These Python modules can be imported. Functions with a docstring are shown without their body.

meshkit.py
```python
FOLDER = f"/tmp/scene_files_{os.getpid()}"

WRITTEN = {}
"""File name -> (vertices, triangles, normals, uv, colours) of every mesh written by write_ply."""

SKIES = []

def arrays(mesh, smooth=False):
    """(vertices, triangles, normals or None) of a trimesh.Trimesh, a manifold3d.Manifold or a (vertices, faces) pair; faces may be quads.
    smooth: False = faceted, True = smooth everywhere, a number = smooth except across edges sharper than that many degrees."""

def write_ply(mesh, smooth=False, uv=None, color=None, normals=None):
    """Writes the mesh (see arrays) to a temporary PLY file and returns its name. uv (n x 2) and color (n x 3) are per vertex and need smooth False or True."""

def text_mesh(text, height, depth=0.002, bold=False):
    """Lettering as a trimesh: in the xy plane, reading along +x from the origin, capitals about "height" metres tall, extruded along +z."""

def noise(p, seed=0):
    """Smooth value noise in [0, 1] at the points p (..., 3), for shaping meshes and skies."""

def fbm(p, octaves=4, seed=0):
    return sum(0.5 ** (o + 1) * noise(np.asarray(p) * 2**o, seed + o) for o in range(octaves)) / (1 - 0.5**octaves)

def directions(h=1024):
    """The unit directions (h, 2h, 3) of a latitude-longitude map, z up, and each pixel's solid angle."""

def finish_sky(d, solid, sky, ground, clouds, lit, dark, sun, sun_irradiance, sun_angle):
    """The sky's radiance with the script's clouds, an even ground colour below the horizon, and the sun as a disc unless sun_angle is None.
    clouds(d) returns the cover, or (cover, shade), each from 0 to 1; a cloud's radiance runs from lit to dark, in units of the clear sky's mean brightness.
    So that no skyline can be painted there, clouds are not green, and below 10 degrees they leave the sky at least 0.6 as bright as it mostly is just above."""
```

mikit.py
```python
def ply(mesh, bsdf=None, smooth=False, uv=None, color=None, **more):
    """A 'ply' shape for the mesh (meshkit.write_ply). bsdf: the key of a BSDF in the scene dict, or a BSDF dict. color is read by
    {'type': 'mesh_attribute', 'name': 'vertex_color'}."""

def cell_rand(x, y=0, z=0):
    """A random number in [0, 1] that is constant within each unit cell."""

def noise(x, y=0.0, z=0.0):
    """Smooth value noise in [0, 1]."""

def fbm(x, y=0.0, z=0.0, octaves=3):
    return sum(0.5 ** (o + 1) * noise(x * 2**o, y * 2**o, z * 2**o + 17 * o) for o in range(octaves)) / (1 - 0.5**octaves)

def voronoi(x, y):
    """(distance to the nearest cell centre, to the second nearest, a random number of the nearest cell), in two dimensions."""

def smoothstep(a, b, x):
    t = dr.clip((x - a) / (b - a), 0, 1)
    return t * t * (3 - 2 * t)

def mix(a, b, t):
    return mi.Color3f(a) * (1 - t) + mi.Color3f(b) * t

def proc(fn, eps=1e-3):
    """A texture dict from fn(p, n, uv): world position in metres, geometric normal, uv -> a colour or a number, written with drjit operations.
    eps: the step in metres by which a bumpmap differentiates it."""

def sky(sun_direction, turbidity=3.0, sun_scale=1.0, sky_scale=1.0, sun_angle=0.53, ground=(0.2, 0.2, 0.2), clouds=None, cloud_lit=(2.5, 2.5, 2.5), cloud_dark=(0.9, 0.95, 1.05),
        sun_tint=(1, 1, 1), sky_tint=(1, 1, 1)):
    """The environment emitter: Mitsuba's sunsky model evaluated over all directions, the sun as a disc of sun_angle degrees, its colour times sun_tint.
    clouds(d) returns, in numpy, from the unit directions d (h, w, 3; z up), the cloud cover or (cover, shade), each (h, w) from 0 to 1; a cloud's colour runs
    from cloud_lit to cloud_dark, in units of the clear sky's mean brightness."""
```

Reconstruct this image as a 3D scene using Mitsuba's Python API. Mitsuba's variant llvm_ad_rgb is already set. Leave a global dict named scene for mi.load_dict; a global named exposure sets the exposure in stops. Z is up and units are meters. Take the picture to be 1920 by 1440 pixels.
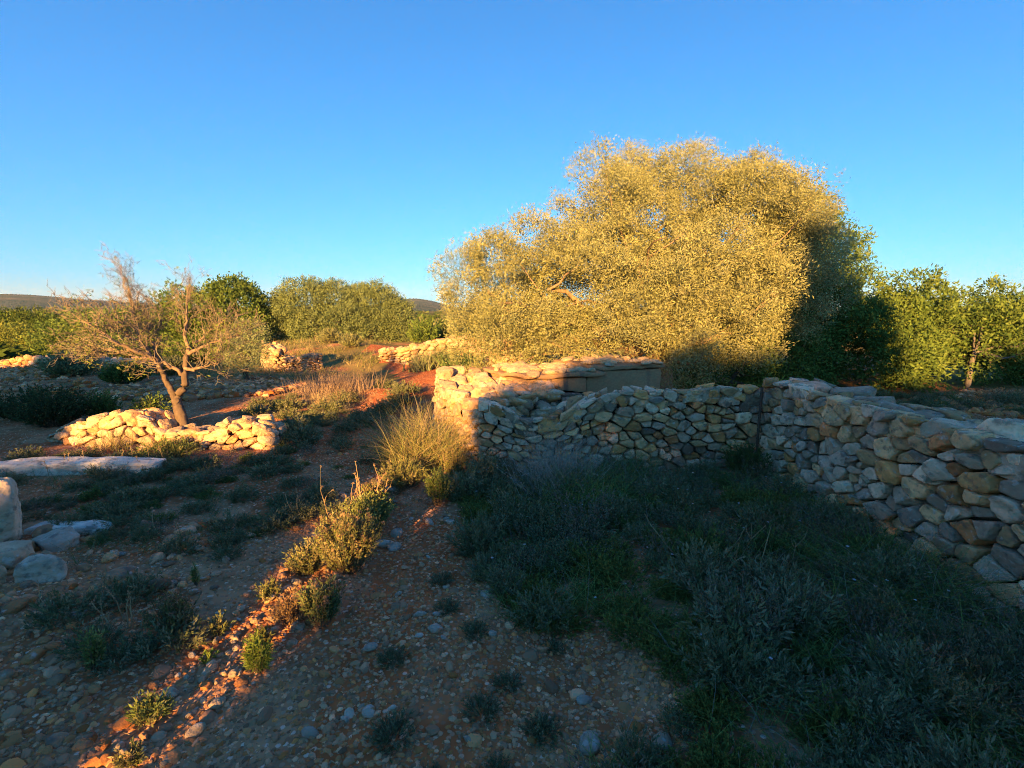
import math
import numpy as np, trimesh, shapely
import drjit as dr
import mitsuba as mi
import mikit, meshkit
from mikit import proc, noise, fbm, voronoi, smoothstep, mix
from scipy.spatial import Voronoi

T = mi.ScalarTransform4f
scene, labels = {}, {}

# ---------------------------------------------------------------- camera, sky, exposure
EYE, PITCH = 1.6, math.radians(8.3)
scene['camera'] = {'type': 'perspective', 'fov': 90.0, 'fov_axis': 'x', 'near_clip': 0.02, 'far_clip': 20000.0,
                   'to_world': T().look_at(origin=[0, 0, EYE], target=[0, math.cos(PITCH), EYE - math.sin(PITCH)], up=[0, 0, 1])}
SUN_ELEV = math.radians(11.0)
LIGHT = np.array([0.19, 0.98]) / math.hypot(0.19, 0.98)          # the way the sunlight travels over the ground
SUN = (-LIGHT[0] * math.cos(SUN_ELEV), -LIGHT[1] * math.cos(SUN_ELEV), math.sin(SUN_ELEV))
scene['sky'] = mikit.sky(SUN, turbidity=2.5, ground=(0.16, 0.12, 0.08), sun_scale=2.2, sun_tint=(1.13, 0.95, 0.66), sky_scale=1.0, sky_tint=(0.22, 0.86, 1.62))
exposure = 2.95


# ---------------------------------------------------------------- helpers
def key_of(name, parent=None):
    base = name if parent is None else parent + '__' + name
    k, i = base, 0
    while k in USED:
        i += 1
        k = f'{base}_{i:03d}'
    USED.add(k)
    return k


USED = set()


def tag(key, label=None, cat=None, group=None, kind=None):
    d = {n: v for n, v in (('label', label), ('category', cat), ('group', group), ('kind', kind)) if v}
    if d:
        labels[key] = d
    return key


def thing(name, label, cat, group=None):
    return tag(key_of(name), label, cat, group)


def put(name, shape, parent=None, **how):
    k = key_of(name, parent)
    scene[k] = shape
    tag(k, **how)
    return k


def enc(c):
    """A colour per vertex carried in uv: u = red step + green, v = blue; read back by DEC."""
    c = np.clip(np.asarray(c, float), 0, 0.999)
    return np.stack([np.floor(c[..., 0] * 255) + 0.02 + 0.96 * c[..., 1], c[..., 2]], -1)


def DEC(uv):
    u = mi.Float(uv[0])
    r = dr.floor(u)
    return mi.Color3f(r / 255.0, (u - r - 0.02) / 0.96, mi.Float(uv[1]))


def unit(v):
    return v / np.maximum(np.linalg.norm(v, axis=-1, keepdims=True), 1e-12)


def ball(rng, n):
    return unit(rng.normal(size=(n, 3)))


class Acc:
    """Collects vertices, triangles and colours into one mesh."""

    def __init__(self):
        self.v, self.f, self.c, self.n = [], [], [], 0

    def add(self, v, f, c):
        c = np.asarray(c, float)
        self.v.append(v)
        self.f.append(np.asarray(f) + self.n)
        self.c.append(np.broadcast_to(c, (len(v), 3)))
        self.n += len(v)

    def shape(self, bsdf, smooth=False):
        v, f, c = np.vstack(self.v), np.vstack(self.f), np.vstack(self.c)
        return mikit.ply((v, f), bsdf, smooth=smooth, uv=enc(c))


def leaves(acc, rng, P, D, L, W, C):
    """Diamond leaves: base P, axis D, length L, width W, colour C."""
    n = len(P)
    D = unit(D)
    S = unit(np.cross(D, ball(rng, n)))
    N = np.cross(D, S)
    L, W = np.broadcast_to(L, (n,))[:, None], np.broadcast_to(W, (n,))[:, None]
    mid = P + D * L * 0.5 - N * W * 0.25
    v = np.stack([P, mid + S * W * 0.5, P + D * L - N * L * 0.12, mid - S * W * 0.5], 1).reshape(-1, 3)
    i = np.arange(n)[:, None] * 4
    f = np.concatenate([i + [0, 1, 2], i + [0, 2, 3]], 1).reshape(-1, 3)
    acc.add(v, f, np.repeat(np.broadcast_to(C, (n, 3)), 4, axis=0))


def blades(acc, rng, P, D, L, W, C, droop=0.5):
    """Grass blades: four-segment strips that start along D and bend over."""
    n = len(P)
    D = unit(D)
    L, W = np.broadcast_to(L, (n,))[:, None], np.broadcast_to(W, (n,))[:, None]
    flat = unit(D * [1, 1, 0] + rng.normal(size=(n, 3)) * [0.3, 0.3, 0])
    S = unit(np.cross(D, ball(rng, n)))
    b = np.broadcast_to(droop, (n,))[:, None] * rng.uniform(0.4, 1.4, (n, 1))
    p, d, rows = P.copy(), D.copy(), []
    for k in range(4):
        w = W * (1 - k / 3.2) * 0.5
        rows += [p - S * w, p + S * w] if k < 3 else [p]
        d = unit(d + b * 0.35 * (flat * 0.8 - np.array([0, 0, 0.55])))
        p = p + d * L / 3
    v = np.stack(rows, 1).reshape(-1, 3)
    i = np.arange(n)[:, None] * 7
    f = np.concatenate([i + t for t in ([0, 1, 3], [0, 3, 2], [2, 3, 5], [2, 5, 4], [4, 5, 6])], 1).reshape(-1, 3)
    acc.add(v, f, np.repeat(np.broadcast_to(C, (n, 3)), 7, axis=0))


def tube(acc, pts, rad, C, sides=5):
    p = np.asarray(pts, float)
    r = np.broadcast_to(np.asarray(rad, float), (len(p),))
    t = unit(np.gradient(p, axis=0))
    a = np.where(np.abs(t[:, 2:]) < 0.9, [[0, 0, 1.0]], [[1.0, 0, 0]])
    a = unit(np.cross(t, a))
    b = np.cross(t, a)
    g = np.arange(sides) * 2 * np.pi / sides
    v = (p[:, None] + r[:, None, None] * (np.cos(g)[None, :, None] * a[:, None] + np.sin(g)[None, :, None] * b[:, None])).reshape(-1, 3)
    i, j = np.meshgrid(np.arange(len(p) - 1), np.arange(sides), indexing='ij')
    q = np.stack([i * sides + j, i * sides + (j + 1) % sides, (i + 1) * sides + (j + 1) % sides, (i + 1) * sides + j], -1).reshape(-1, 4)
    acc.add(v, np.vstack([q[:, :3], q[:, [0, 2, 3]]]), C)


def bent(rng, a, b, n=5, wob=0.08):
    """A slightly crooked line from a to b."""
    a, b = np.asarray(a, float), np.asarray(b, float)
    s = np.linspace(0, 1, n)[:, None]
    k = np.sin(np.pi * s) * rng.normal(size=3) * wob * np.linalg.norm(b - a)
    return a + (b - a) * s + k + rng.normal(size=(n, 3)) * wob * 0.25 * np.linalg.norm(b - a) * np.minimum(1, s * (1 - s) * 6)


ICO = {k: trimesh.creation.icosphere(subdivisions=k) for k in (0, 1, 2, 3, 4)}


def rock(rng, size, planes=14, power=9.0, level=1, rough=0.05, extra=None):
    """A stone: the soft intersection of random planes, sampled over an icosphere, then roughened. size = half extents."""
    d = np.array(ICO[level].vertices)
    n = ball(rng, planes)
    o = rng.uniform(0.72, 1.08, planes)
    if extra is not None:
        n, o = np.vstack([n, extra[0]]), np.concatenate([o, extra[1]])
    r = ((np.maximum(d @ n.T / o, 0) ** power).sum(1) + 1.25 ** -power) ** (-1 / power)
    v = d * r[:, None]
    v = v * (1 + rough * 2 * (meshkit.fbm(v * 2.3 + rng.uniform(0, 99, 3), 3)[:, None] - 0.5))
    if level > 2:
        q = v * np.asarray(size) + rng.uniform(0, 99, 3)
        v = v * (1 + 0.07 * (meshkit.fbm(q * 14, 4)[:, None] - .5) - 0.06 * (meshkit.noise(q * [9, 9, 24]) > .62)[:, None] * 1.0 * (meshkit.noise(q * 40)[:, None]))
    return v * np.asarray(size), np.array(ICO[level].faces)


def turn(rng, tilt=0.35):
    """A random rotation, mostly about z."""
    R = trimesh.transformations.rotation_matrix(rng.uniform(0, 2 * np.pi), [0, 0, 1])[:3, :3]
    ax = rng.normal(size=3) * [1, 1, 0]
    return R @ trimesh.transformations.rotation_matrix(rng.normal() * tilt, ax + 1e-6)[:3, :3]


def sstep(a, b, x):
    t = np.clip((x - a) / (b - a), 0, 1)
    return t * t * (3 - 2 * t)


def height(x, y):
    """The ground's height."""
    x, y = np.asarray(x, float), np.asarray(y, float)
    q = np.stack([x, y, 0 * x], -1)
    h = 0.10 * (meshkit.fbm(q * 0.55 + 7.3, 3) - 0.5) + 0.035 * (meshkit.fbm(q * 3.1 + 3.7, 2) - 0.5)
    far = np.hypot(x, y)
    h = h + 0.12 * np.exp(-(((x + 5.7) / 1.3) ** 2 + ((y - 9.9) / 1.2) ** 2))                   # rubble mound
    h = h + 0.10 * sstep(0.2, 0.9, x) * sstep(5.0, 3.5, y) * sstep(3.0, 2.0, x)                   # overgrown bank inside the walls
    h = h + 0.10 * sstep(-1.9, -2.9, x) * sstep(4.0, 2.5, y) * sstep(-3, 0, y)                    # stony bank on the left
    for bx, by, br, bh in ((-0.9, 11.2, 1.0, .30), (-2.5, 9.5, .55, .14), (-3.7, 15.2, 1.3, .35), (-5.0, 18.2, 1.6, .35), (-1.6, 12.9, .8, .12), (-7.6, 20.5, 2.2, .35)):
        h = h + bh * np.exp(-((x - bx) ** 2 + (y - by) ** 2) / br ** 2)
    side = sstep(0.50, 0.85, -x / np.maximum(y, 1.0)) * sstep(13, 40, y)
    h = h - 3.6 * side - 3.4 * sstep(34, 90, y) + 1.0 * (meshkit.fbm(q * 0.02, 3) - 0.5) * sstep(20, 120, far)
    return h


# ---------------------------------------------------------------- materials
def bumped(base, fn, scale, eps):
    return {'type': 'bumpmap', 'arbitrary': proc(fn, eps=eps), 'scale': scale, 'bsdf': base}


def soil_color(p, red):
    return raw_soil(p, red) * mi.Color3f(1.50, 1.10, 0.86)


def raw_soil(p, red):
    x, y = p.x, p.y
    n1, n2 = fbm(x * 1.3, y * 1.3, 0.0, 3), noise(x * 17.0, y * 17.0)
    c = mix(mix((0.20, 0.092, 0.048), (0.28, 0.135, 0.07), n1), (0.30, 0.215, 0.14), red * smoothstep(0.35, 0.75, noise(x * 3.1 + 9, y * 3.1)))
    d1, d2, k = voronoi(x * 38.0, y * 38.0)
    peb = smoothstep(0.46, 0.30, d1) * dr.select(k > 0.45, 1.0, 0.0)
    kk = (k - 0.45) / 0.55
    pc = mix(mix((0.20, 0.13, 0.09), (0.40, 0.33, 0.26), kk), (0.52, 0.50, 0.46), smoothstep(0.8, 1.0, kk))
    return mix(c * (0.75 + 0.5 * n2), pc, peb)


def ground_fn(p, n, uv):
    x, y = p.x, p.y
    near = soil_color(p, 0.8)
    grass = mix(mix((0.28, 0.20, 0.085), (0.20, 0.165, 0.06), noise(x * 2.3, y * 2.3)), (0.11, 0.10, 0.045), smoothstep(0.5, 0.8, fbm(x * 0.45, y * 0.45, 3.0, 3)))
    c = mix(near, grass, smoothstep(9.0, 14.0, y + 2.5 * noise(x * 0.9, y * 0.9)) * smoothstep(0.30, 0.45, fbm(x * 0.6, y * 0.6, 1.0, 3)))
    scrub = mix(mix((0.05, 0.065, 0.025), (0.10, 0.11, 0.04), noise(x * 0.11, y * 0.11)), (0.22, 0.17, 0.09), smoothstep(0.55, 0.75, fbm(x * 0.035, y * 0.035, 5.0, 3)))
    return mix(c, scrub, smoothstep(35.0, 80.0, dr.sqrt(x * x + y * y)))


def path_fn(p, n, uv):
    return soil_color(p, 0.35) * mi.Color3f(1.12, 0.92, 0.82)


def soil_bump(p, n, uv):
    d1, d2, k = voronoi(p.x * 38.0, p.y * 38.0)
    return 0.7 * smoothstep(0.5, 0.1, d1) * k + 0.8 * noise(p.x * 14.0, p.y * 14.0) + 0.25 * noise(p.x * 70.0, p.y * 70.0)


def stone_fn(p, n, uv):
    c = DEC(uv)
    a, b, g = fbm(p.x * 11.0, p.y * 11.0, p.z * 11.0, 4), noise(p.x * 70.0, p.y * 70.0, p.z * 70.0), noise(p.x * 210.0, p.y * 210.0, p.z * 210.0)
    c = c * (0.45 + 0.75 * a + 0.22 * b + 0.16 * g)
    c = mix(c, mi.Color3f(0.33, 0.19, 0.09), 0.40 * smoothstep(0.50, 0.75, fbm(p.x * 13.0 + 31, p.y * 13.0, p.z * 13.0, 3)))
    c = mix(c, mi.Color3f(0.085, 0.08, 0.07), 0.62 * smoothstep(0.52, 0.74, fbm(p.x * 24.0, p.y * 24.0 + 11, p.z * 24.0, 4)))
    return mix(c, mi.Color3f(0.50, 0.47, 0.41), 0.5 * smoothstep(0.60, 0.76, fbm(p.x * 33.0 + 5, p.y * 33.0, p.z * 33.0 + 3, 4)))


def stone_bump(p, n, uv):
    return fbm(p.x * 26.0, p.y * 26.0, p.z * 26.0, 3) + 0.3 * noise(p.x * 130.0, p.y * 130.0, p.z * 130.0)


def bark_fn(p, n, uv):
    return DEC(uv) * (0.55 + 0.9 * fbm(p.x * 40.0, p.y * 40.0, p.z * 9.0, 3))


def plain_fn(p, n, uv):
    return DEC(uv)


def concrete_fn(p, n, uv):
    a = fbm(p.x * 3.0, p.y * 3.0, p.z * 3.0, 4)
    c = mix((0.29, 0.165, 0.09), (0.42, 0.265, 0.15), a)
    run = smoothstep(0.60, 0.75, noise(p.x * 11.0, p.y * 11.0, p.z * 0.7)) * smoothstep(0.3, 0.6, noise(p.x * 2.0, p.y * 2.0, p.z * 1.6 + 4))
    c = mix(c, mi.Color3f(0.12, 0.10, 0.085), 0.8 * run)
    c = mix(c, mi.Color3f(0.36, 0.20, 0.10), 0.5 * smoothstep(0.55, 0.7, fbm(p.x * 2.2 + 7, p.y * 2.2, p.z * 2.2, 3)))
    return c * (0.85 + 0.3 * noise(p.x * 60.0, p.y * 60.0, p.z * 60.0))


def hill_fn(p, n, uv):
    a = fbm(p.x * 0.012, p.y * 0.012, p.z * 0.02, 4)
    b = noise(p.x * 0.09, p.y * 0.09, p.z * 0.09)
    return mix(mix((0.022, 0.060, 0.055), (0.042, 0.085, 0.075), b), (0.085, 0.105, 0.09), smoothstep(0.52, 0.70, a))


scene['ground_material'] = bumped({'type': 'diffuse', 'reflectance': proc(ground_fn)}, soil_bump, 0.010, 0.004)
scene['path_material'] = bumped({'type': 'diffuse', 'reflectance': proc(path_fn)}, soil_bump, 0.008, 0.004)
scene['stone_material'] = bumped({'type': 'principled', 'base_color': proc(stone_fn), 'roughness': 0.9, 'specular': 0.25}, stone_bump, 0.020, 0.003)
scene['pebble_material'] = {'type': 'diffuse', 'reflectance': proc(plain_fn)}
scene['bark_material'] = {'type': 'diffuse', 'reflectance': proc(bark_fn)}
scene['concrete_material'] = bumped({'type': 'diffuse', 'reflectance': proc(concrete_fn)}, stone_bump, 0.004, 0.003)
scene['hill_material'] = {'type': 'diffuse', 'reflectance': proc(hill_fn)}
scene['leaf_material'] = {'type': 'principledthin', 'base_color': proc(plain_fn), 'roughness': 0.55, 'spec_trans': 0.0, 'diff_trans': 0.5, 'eta': 1.35}
scene['iron_material'] = {'type': 'principled', 'base_color': proc(lambda p, n, uv: mix((0.05, 0.045, 0.04), (0.16, 0.07, 0.035), fbm(p.x * 40.0, p.y * 40.0, p.z * 30.0, 3))), 'roughness': 0.75, 'metallic': 0.3}

# ---------------------------------------------------------------- ground, path, hills
PATH = shapely.Polygon([(-0.62, 0.2), (-0.75, 1.59), (-0.83, 2.3), (-0.92, 3.5), (-1.31, 4.67), (-2.25, 5.37), (-2.65, 6.9), (-2.4, 9.5), (-2.31, 10.97), (-3.2, 13.2), (-4.2, 15.45), (-5.5, 18.5), (-4.0, 18.8), (-3.0, 16.4),
                        (-1.9, 14.0), (-1.0, 12.6), (-1.3, 10.5), (-1.62, 8.2), (-1.55, 6.9), (-0.95, 4.4), (-0.37, 3.33), (-0.05, 2.3), (0.13, 1.59), (0.3, 0.2)])


def spread(a, b, n0, lo, hi, m, first=None):
    """Grid lines: n0 even ones from a to b, then m growing ones out to lo and hi."""
    step = (b - a) / (n0 - 1)
    g = lambda end: step * np.expm1(np.linspace(0, np.log1p(end / step), m + 1))[1:]
    return np.concatenate([a - g(a - lo)[::-1], np.linspace(a, b, n0), b + g(hi - b)])


gx, gy = spread(-7.5, 3.5, 230, -5000, 5000, 70), spread(0.6, 9.0, 190, -300, 6000, 80)
X, Y = np.meshgrid(gx, gy, indexing='ij')
V = np.stack([X, Y, height(X, Y)], -1).reshape(-1, 3)
i, j = np.meshgrid(np.arange(len(gx) - 1), np.arange(len(gy) - 1), indexing='ij')
a = i * len(gy) + j
Q = np.stack([a, a + len(gy), a + len(gy) + 1, a + 1], -1).reshape(-1, 4)
mid = V[Q].mean(1)
jit = 0.16 * (meshkit.fbm(mid * [2.2, 2.2, 0], 3)[:, None] - 0.5)
on_path = shapely.contains_xy(PATH, mid[:, 0] + jit[:, 0] * 2, mid[:, 1] + jit[:, 0])
N = unit(np.cross(np.gradient(V.reshape(X.shape + (3,)), axis=0), np.gradient(V.reshape(X.shape + (3,)), axis=1))).reshape(-1, 3)


def sheet(quads):
    f = np.vstack([quads[:, [0, 1, 2]], quads[:, [0, 2, 3]]])
    used, f = np.unique(f, return_inverse=True)
    path = meshkit.write_ply((V[used], f.reshape(-1, 3)), False, None, None, normals=N[used])
    return {'type': 'ply', 'filename': path, 'face_normals': False}


put('ground', {**sheet(Q[~on_path]), 'bsdf': {'type': 'ref', 'id': 'ground_material'}}, kind='structure')
put('path', {**sheet(Q[on_path]), 'bsdf': {'type': 'ref', 'id': 'path_material'}}, kind='structure')

az = np.radians(np.linspace(-62, 62, 260))
rr = np.linspace(900, 4200, 60)
A, R_ = np.meshgrid(az, rr, indexing='ij')
deg = np.degrees(A)
prof = (1.45 * np.exp(-((deg + 46) / 7.0) ** 2) + 0.95 * np.exp(-((deg + 36) / 9.0) ** 2) + 0.55 * np.exp(-((deg + 24) / 7.0) ** 2) + 0.95 * np.exp(-((deg + 10.5) / 3.2) ** 2) + 0.25
        + 0.9 * np.exp(-((deg + 60) / 6.0) ** 2))
prof = prof - 0.75 * (deg < -15) * sstep(-15, -25, deg)
hh = np.tan(np.radians(prof)) * 3300 * sstep(1100, 3300, R_) + 26 * (meshkit.fbm(np.stack([R_ * np.sin(A), R_ * np.cos(A), 0 * A], -1) / 420, 4) - 0.5) * sstep(900, 1800, R_) - 9.5 + 3 * sstep(900, 1300, R_)
HV = np.stack([R_ * np.sin(A), R_ * np.cos(A), hh], -1).reshape(-1, 3)
i, j = np.meshgrid(np.arange(259), np.arange(59), indexing='ij')
a = i * 60 + j
HQ = np.stack([a, a + 60, a + 61, a + 1], -1).reshape(-1, 4)
put('hills', mikit.ply((HV, HQ), 'hill_material', smooth=True), kind='structure')

# ---------------------------------------------------------------- dry stone walls
STONES = np.array([(0.36, 0.34, 0.31), (0.42, 0.39, 0.34), (0.40, 0.31, 0.20), (0.42, 0.27, 0.13), (0.32, 0.29, 0.26), (0.52, 0.48, 0.42), (0.20, 0.18, 0.165), (0.38, 0.20, 0.10), (0.44, 0.35, 0.23), (0.27, 0.26, 0.25)])
STONES = STONES * [1.60, 1.10, 0.78]
STONE_ODDS = np.array([4, 4, 4, 3, 3, 3, 1.2, 1.2, 3, 2])
STONE_ODDS = STONE_ODDS / STONE_ODDS.sum()


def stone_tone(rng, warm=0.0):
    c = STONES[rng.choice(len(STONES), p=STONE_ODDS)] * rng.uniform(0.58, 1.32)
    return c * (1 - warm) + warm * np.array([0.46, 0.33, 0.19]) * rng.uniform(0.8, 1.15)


def cells(rng, L, H, size, aspect, tries=6000, spreadness=0.70):
    """Stone cells of an L x H panel: dart-thrown points of mixed radii, big first, and their Voronoi polygons (convex)."""
    P, R = [], []
    radii = np.sort(size * 0.5 * np.exp(rng.normal(0, spreadness, tries)))[::-1]
    radii = np.clip(radii, size * 0.17, size * 1.0)
    pts = rng.uniform(0, 1, (tries, 2)) * [L, H * aspect]
    for p, r in zip(pts, radii):
        if P:
            q = np.array(P)
            if (np.hypot(*(q - p).T) < 0.92 * (np.array(R) + r)).any():
                continue
        P.append(p)
        R.append(r)
    P = np.array(P)
    HH = H * aspect
    allp = np.vstack([P, P * [-1, 1], [2 * L, 0] + P * [-1, 1], P * [1, -1], [0, 2 * HH] + P * [1, -1]])
    vor = Voronoi(allp)
    out = []
    for k in range(len(P)):
        poly = vor.vertices[vor.regions[vor.point_region[k]]] / [1, aspect]
        g = shapely.Polygon(poly)
        if g.area > 1e-5:
            out.append(g)
    return out


def laid_stone(rng, g, gap, bulge, depth, level, scale=1.0):
    """A stone that fills the cell polygon g (u, w), its face towards +n. Returns vertices in (u, w, n) about the cell's centroid."""
    c = np.array(g.centroid.coords[0])
    e = np.array(g.exterior.coords)
    a, b = e[:-1], e[1:]
    t = b - a
    n2 = np.stack([t[:, 1], -t[:, 0]], 1)
    ln = np.linalg.norm(n2, axis=1)
    ok = ln > 1e-4
    n2, off = n2[ok] / ln[ok, None], None
    off = ((a[ok] - c) * n2).sum(1)
    n2 = np.where(off[:, None] < 0, -n2, n2)
    off = np.maximum(np.abs(off) - gap, 0.008) * scale
    size = math.sqrt(g.area)
    n3, o3 = [np.hstack([n2, rng.normal(0, 0.16, (len(n2), 1))])], [off]
    n3.append(np.array([[rng.normal(0, .18), rng.normal(0, .18), 1.0], [0, 0, -1.0]]))
    o3.append(np.array([bulge * size, depth]))
    m = 5                                                               # broken corners
    k = np.hstack([rng.normal(size=(m, 2)), np.abs(rng.normal(size=(m, 1))) * 0.7])
    k = unit(k)
    n3.append(k)
    o3.append(size * rng.uniform(0.44, 0.72, m))
    n3, o3 = unit(np.vstack(n3)), np.concatenate(o3)
    d = np.array(ICO[level].vertices)
    d = unit(d * [1.0, 0.85, 0.7])
    pw = rng.uniform(22, 70)
    r = (np.maximum(d @ n3.T / o3, 0) ** pw).sum(1) ** (-1 / pw)
    v = d * r[:, None]
    v = v * (1 + 0.11 * 2 * (meshkit.fbm(v / size * 4.2 + rng.uniform(0, 99, 3), 3)[:, None] - 0.5))
    return c, v, np.array(ICO[level].faces)


def lay(rng, parent, L, H, size, aspect, frame, bulge=0.28, depth=0.10, gap=0.008, level=1, warm=0.0, most=300, keep=None, spreadness=0.70, jut=0.016):
    """Lays the stones of one panel as parts of parent. frame(u, w) -> (point, U, W, N) in the world."""
    room = most - sum(k.startswith(parent + '__stone') for k in scene)
    rest = Acc()
    for k, g in enumerate(sorted(cells(rng, L, H, size, aspect, spreadness=spreadness), key=lambda g: -g.area)):
        c, v, f = laid_stone(rng, g, gap, bulge * rng.uniform(0.75, 1.3), depth, level if g.area > 0.004 else min(level, 2))
        O, U, W_, N_ = (np.asarray(q, float) for q in frame(*c))
        w = O + v[:, :1] * U + v[:, 1:2] * W_ + (v[:, 2:3] + rng.normal(0, jut)) * N_
        f = f[:, ::-1] if np.dot(np.cross(U, W_), N_) < 0 else f
        tone = stone_tone(rng, warm)
        if k < room:
            put('stone', mikit.ply((w, f), 'stone_material', smooth=True, uv=enc(np.tile(tone, (len(w), 1)))), parent)
        else:                                                           # past the limit: the smallest ones as one mesh
            rest.add(w, f, tone)
    if rest.n:
        put('chinking', rest.shape('stone_material', smooth=True), parent, kind='stuff')
    return room


def core(name, parent, rows, rng, rough=0.02, color=(0.12, 0.085, 0.055)):
    """The rubble and earth filling of a wall: a closed strip through cross-sections (each a ring of points)."""
    rows = np.asarray(rows, float)
    m, k = rows.shape[:2]
    v = rows.reshape(-1, 3)
    f = []
    for s in range(m - 1):
        for q in range(k):
            a, b, c, d = s * k + q, s * k + (q + 1) % k, (s + 1) * k + (q + 1) % k, (s + 1) * k + q
            f += [(a, b, c), (a, c, d)]
    for s in (0, m - 1):
        f += [(s * k, s * k + q, s * k + q + 1) for q in range(1, k - 1)]
    mesh = trimesh.Trimesh(v, f, process=False)
    mesh.fix_normals()
    mesh = mesh.subdivide().subdivide()
    vv = np.array(mesh.vertices)
    vv = vv + rough * 2 * (np.stack([meshkit.fbm(vv * 9 + o, 3) for o in (0, 31, 57)], -1) - 0.5)
    put(name, mikit.ply((vv, np.array(mesh.faces)), 'stone_material', smooth=True, uv=enc(np.tile(color, (len(vv), 1)))), parent)


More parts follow.
